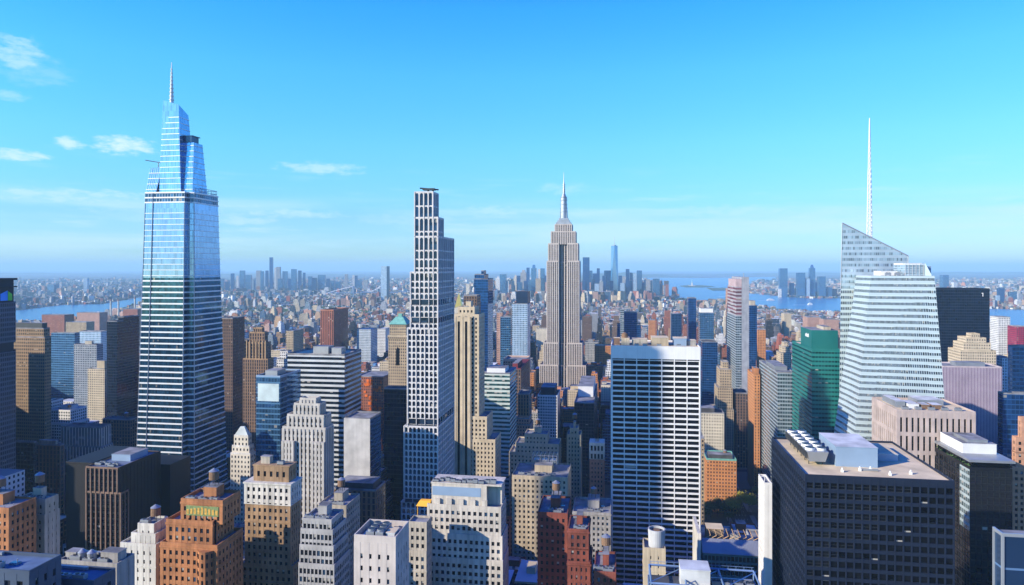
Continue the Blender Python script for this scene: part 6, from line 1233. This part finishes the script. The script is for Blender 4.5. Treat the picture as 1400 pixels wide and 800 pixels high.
for l in big:
    w, d = l['r1'] - l['r0'], l['f1'] - l['f0']; q = random.Random(int(l['s'] * 1e6)); h = l['h']; large = l['vis'] > 60 or l['Y'] < 1200
    tank = large and q.random() < .4 and PALETTE[l['c']][0] not in ('blue glass', 'dark glass'); pent = q.random() < .7
    t = lot_tiers(l); rf = q.choice(ROOFS)
    l['feat'] = ' with roof tank' if tank else ' with stepped top' if len(t) == 3 else ' with flat pale roof' if rf is roofwhite else ''
    X, Y = fromgrid(l['r0'], l['f0']); lab = describe(l); nm = NAMES.get(PALETTE[l['c']][0], 'stone_building')
    root = thing(nm, lab, 'building', (X, Y, 0), group='buildings filling the city blocks'); m = MB(); r_ = MB(); z0 = 0; rs = []
    for (x0, x1, y0, y1, z1) in t:
        r_ = MB(); rs.append(r_); m.prism(rect(x0, x1, y0, y1), z0, z1, bay=3.0, flr=3.5, mt=1); cap(m, r_, x0, x1, y0, y1, z1, 1.2, .4, 1); z0 = z1
    tr = pmat('trim_' + PALETTE[l['c']][2], tuple(c * .9 for c in PALETTE[l['c']][1]), .85)
    m.build('wall', [fa[PALETTE[l['c']][2]], tr], root); [q_.build('roof', rf, root) for q_ in rs]
    ww, dd = x1 - x0, y1 - y0
    if pent and ww > 7: bulkhead(root, x0 + ww * q.uniform(.1, .3), x0 + ww * q.uniform(.5, .8), y0 + dd * .35, y0 + dd * q.uniform(.6, .9), z1 + .15, q.uniform(2.6, 5.5), tr)
    if tank: water_tank(root, x0 + ww * q.uniform(.55, .8), y0 + dd * q.uniform(.25, .35), z1 + .15, 1.9, 3.4)
    if large and ww > 8:
        for k in range(q.choice((1, 2, 3))): air_unit(root, x0 + ww * q.uniform(.15, .85), y0 + dd * q.uniform(.1, .3), z1 + .15, q.uniform(1.8, 3.4), 1.8, q.uniform(1.1, 1.8))
# everything smaller reads as one mass of rooftops
gen = [facade('mass_punched', None, wu=.44, wv=.52, attr=True), facade('mass_ribbon', None, wu=1.1, wv=.42, attr=True), facade('mass_glass', None, (.06, .11, .17), wu=.85, wv=.7, attr=True, metal=.5), pmat('mass_roof', (.3, .3, .3))]
def roof_attr():
    m = bpy.data.materials.new('roof_tones'); m.use_nodes = True; nt = m.node_tree; b = nt.nodes['Principled BSDF']; a = nt.nodes.new('ShaderNodeAttribute'); a.attribute_name = 'tint'; nt.links.new(a.outputs['Color'], b.inputs['Base Color']); b.inputs['Roughness'].default_value = .95; return m
gen[3] = roof_attr(); ROOFTONE = [(.20, .20, .21), (.07, .07, .07), (.50, .50, .50), (.30, .26, .21), (.12, .12, .13), (.70, .70, .70), (.05, .05, .06)]
m = MB(); nmass = 0; rnd = random.Random(5)
for l in lots:
    if id(l) in bigset: continue
    if l['vis'] <= 0 and l['Y'] > 900 and rnd.random() < .7: continue
    col = PALETTE[l['c']]; tone = tone_of(col[1], rnd); mi = 2 if 'glass' in col[0] else rnd.choice((0, 0, 0, 1)); rt = rnd.choice(ROOFTONE)
    X0, f0 = l['r0'], l['f0']; w, d = l['r1'] - l['r0'], l['f1'] - l['f0']; ang = 0 if l['zone'] == 'city' else (rnd.choice((-.5, -.35, .2, .6)) if l['Y'] > 4300 else 0)
    ca, sa = math.cos(ang), math.sin(ang); z0 = 0
    for (x0, x1, y0, y1, z1) in lot_tiers(l):
        p = [fromgrid(X0 + w / 2 + (x - w / 2) * ca - (y - d / 2) * sa, f0 + d / 2 + (x - w / 2) * sa + (y - d / 2) * ca) for x, y in ((x0, y0), (x1, y0), (x1, y1), (x0, y1))]
        m.tint = tone; m.prism(p, z0, z1, bay=3.2 if l['Y'] < 4000 else 5, flr=3.5 if l['Y'] < 4000 else 5, mw=mi, cap=False)
        m.tint = rt; m.face([(*c, z1) for c in p], 3); z0 = z1
    if l['Y'] < 4500 and rnd.random() < .6:
        a, b = rnd.uniform(.15, .5), rnd.uniform(.2, .5); p = [fromgrid(X0 + w * x, f0 + d * y) for x, y in ((a, b), (a + .3, b), (a + .3, b + .3), (a, b + .3))]; m.tint = tone; m.prism(p, z0, z0 + rnd.uniform(2.5, 5), mw=3, mt=3)
    nmass += 1
for r0, r1, f0, f1, h in OFF:
    c_ = PALETTE[rnd.randrange(7)][1]; m.tint = c_; p = [fromgrid(*q) for q in ((r0, f0), (r1, f0), (r1, f1), (r0, f1))]; m.prism(p, 0, h, bay=3.2, flr=3.5, mw=0, cap=False); m.tint = ROOFTONE[0]; m.face([(*q, h) for q in p], 3)
o = m.build('city_rooftops', gen); tag(o, 'dense mass of far rooftops stretching to the horizon', None, kind='stuff')
# tree cover in the boroughs and small parks
m = MB(); rnd = random.Random(9)
for _ in range(5200):
    if rnd.random() < .4: px, py = rnd.gauss(400, 40), rnd.uniform(421, 430)
    else: px = rnd.uniform(-20, 1420); py = HY + CZ * F / (3000 * (15000 / 3000) ** rnd.random())
    if in_water(px, py): continue
    X, Y = ground_xy(px, py); r, f = togrid(X, Y); s = 5 + Y / 900
    for _k in range(3):
        c = Vector((X + rnd.uniform(-1, 1) * s * 1.5, Y + rnd.uniform(-1, 1) * s * 1.5, 0)); h = s * rnd.uniform(.9, 1.5); n = 6
        ring = [(c.x + s * rnd.uniform(.6, 1) * math.cos(2 * math.pi * i / n), c.y + s * rnd.uniform(.6, 1) * math.sin(2 * math.pi * i / n), h * rnd.uniform(.4, .6)) for i in range(n)]; low = [(c.x + s * .5 * math.cos(2 * math.pi * i / n), c.y + s * .5 * math.sin(2 * math.pi * i / n), 0) for i in range(n)]
        for i in range(n): j = (i + 1) % n; m.face([low[i], low[j], ring[j], ring[i]]); m.face([ring[i], ring[j], (c.x, c.y, h)])
o = m.build('treetops', pmat('far_leaves', (.06, .095, .03), .9, var=.4, vscale=.02)); tag(o, 'green treetops scattered among the far rooftops', None, kind='stuff')
print('lots', len(lots), 'big', len(big), 'mass', nmass, 'minvis', big[-1]['vis'] if big else 0)
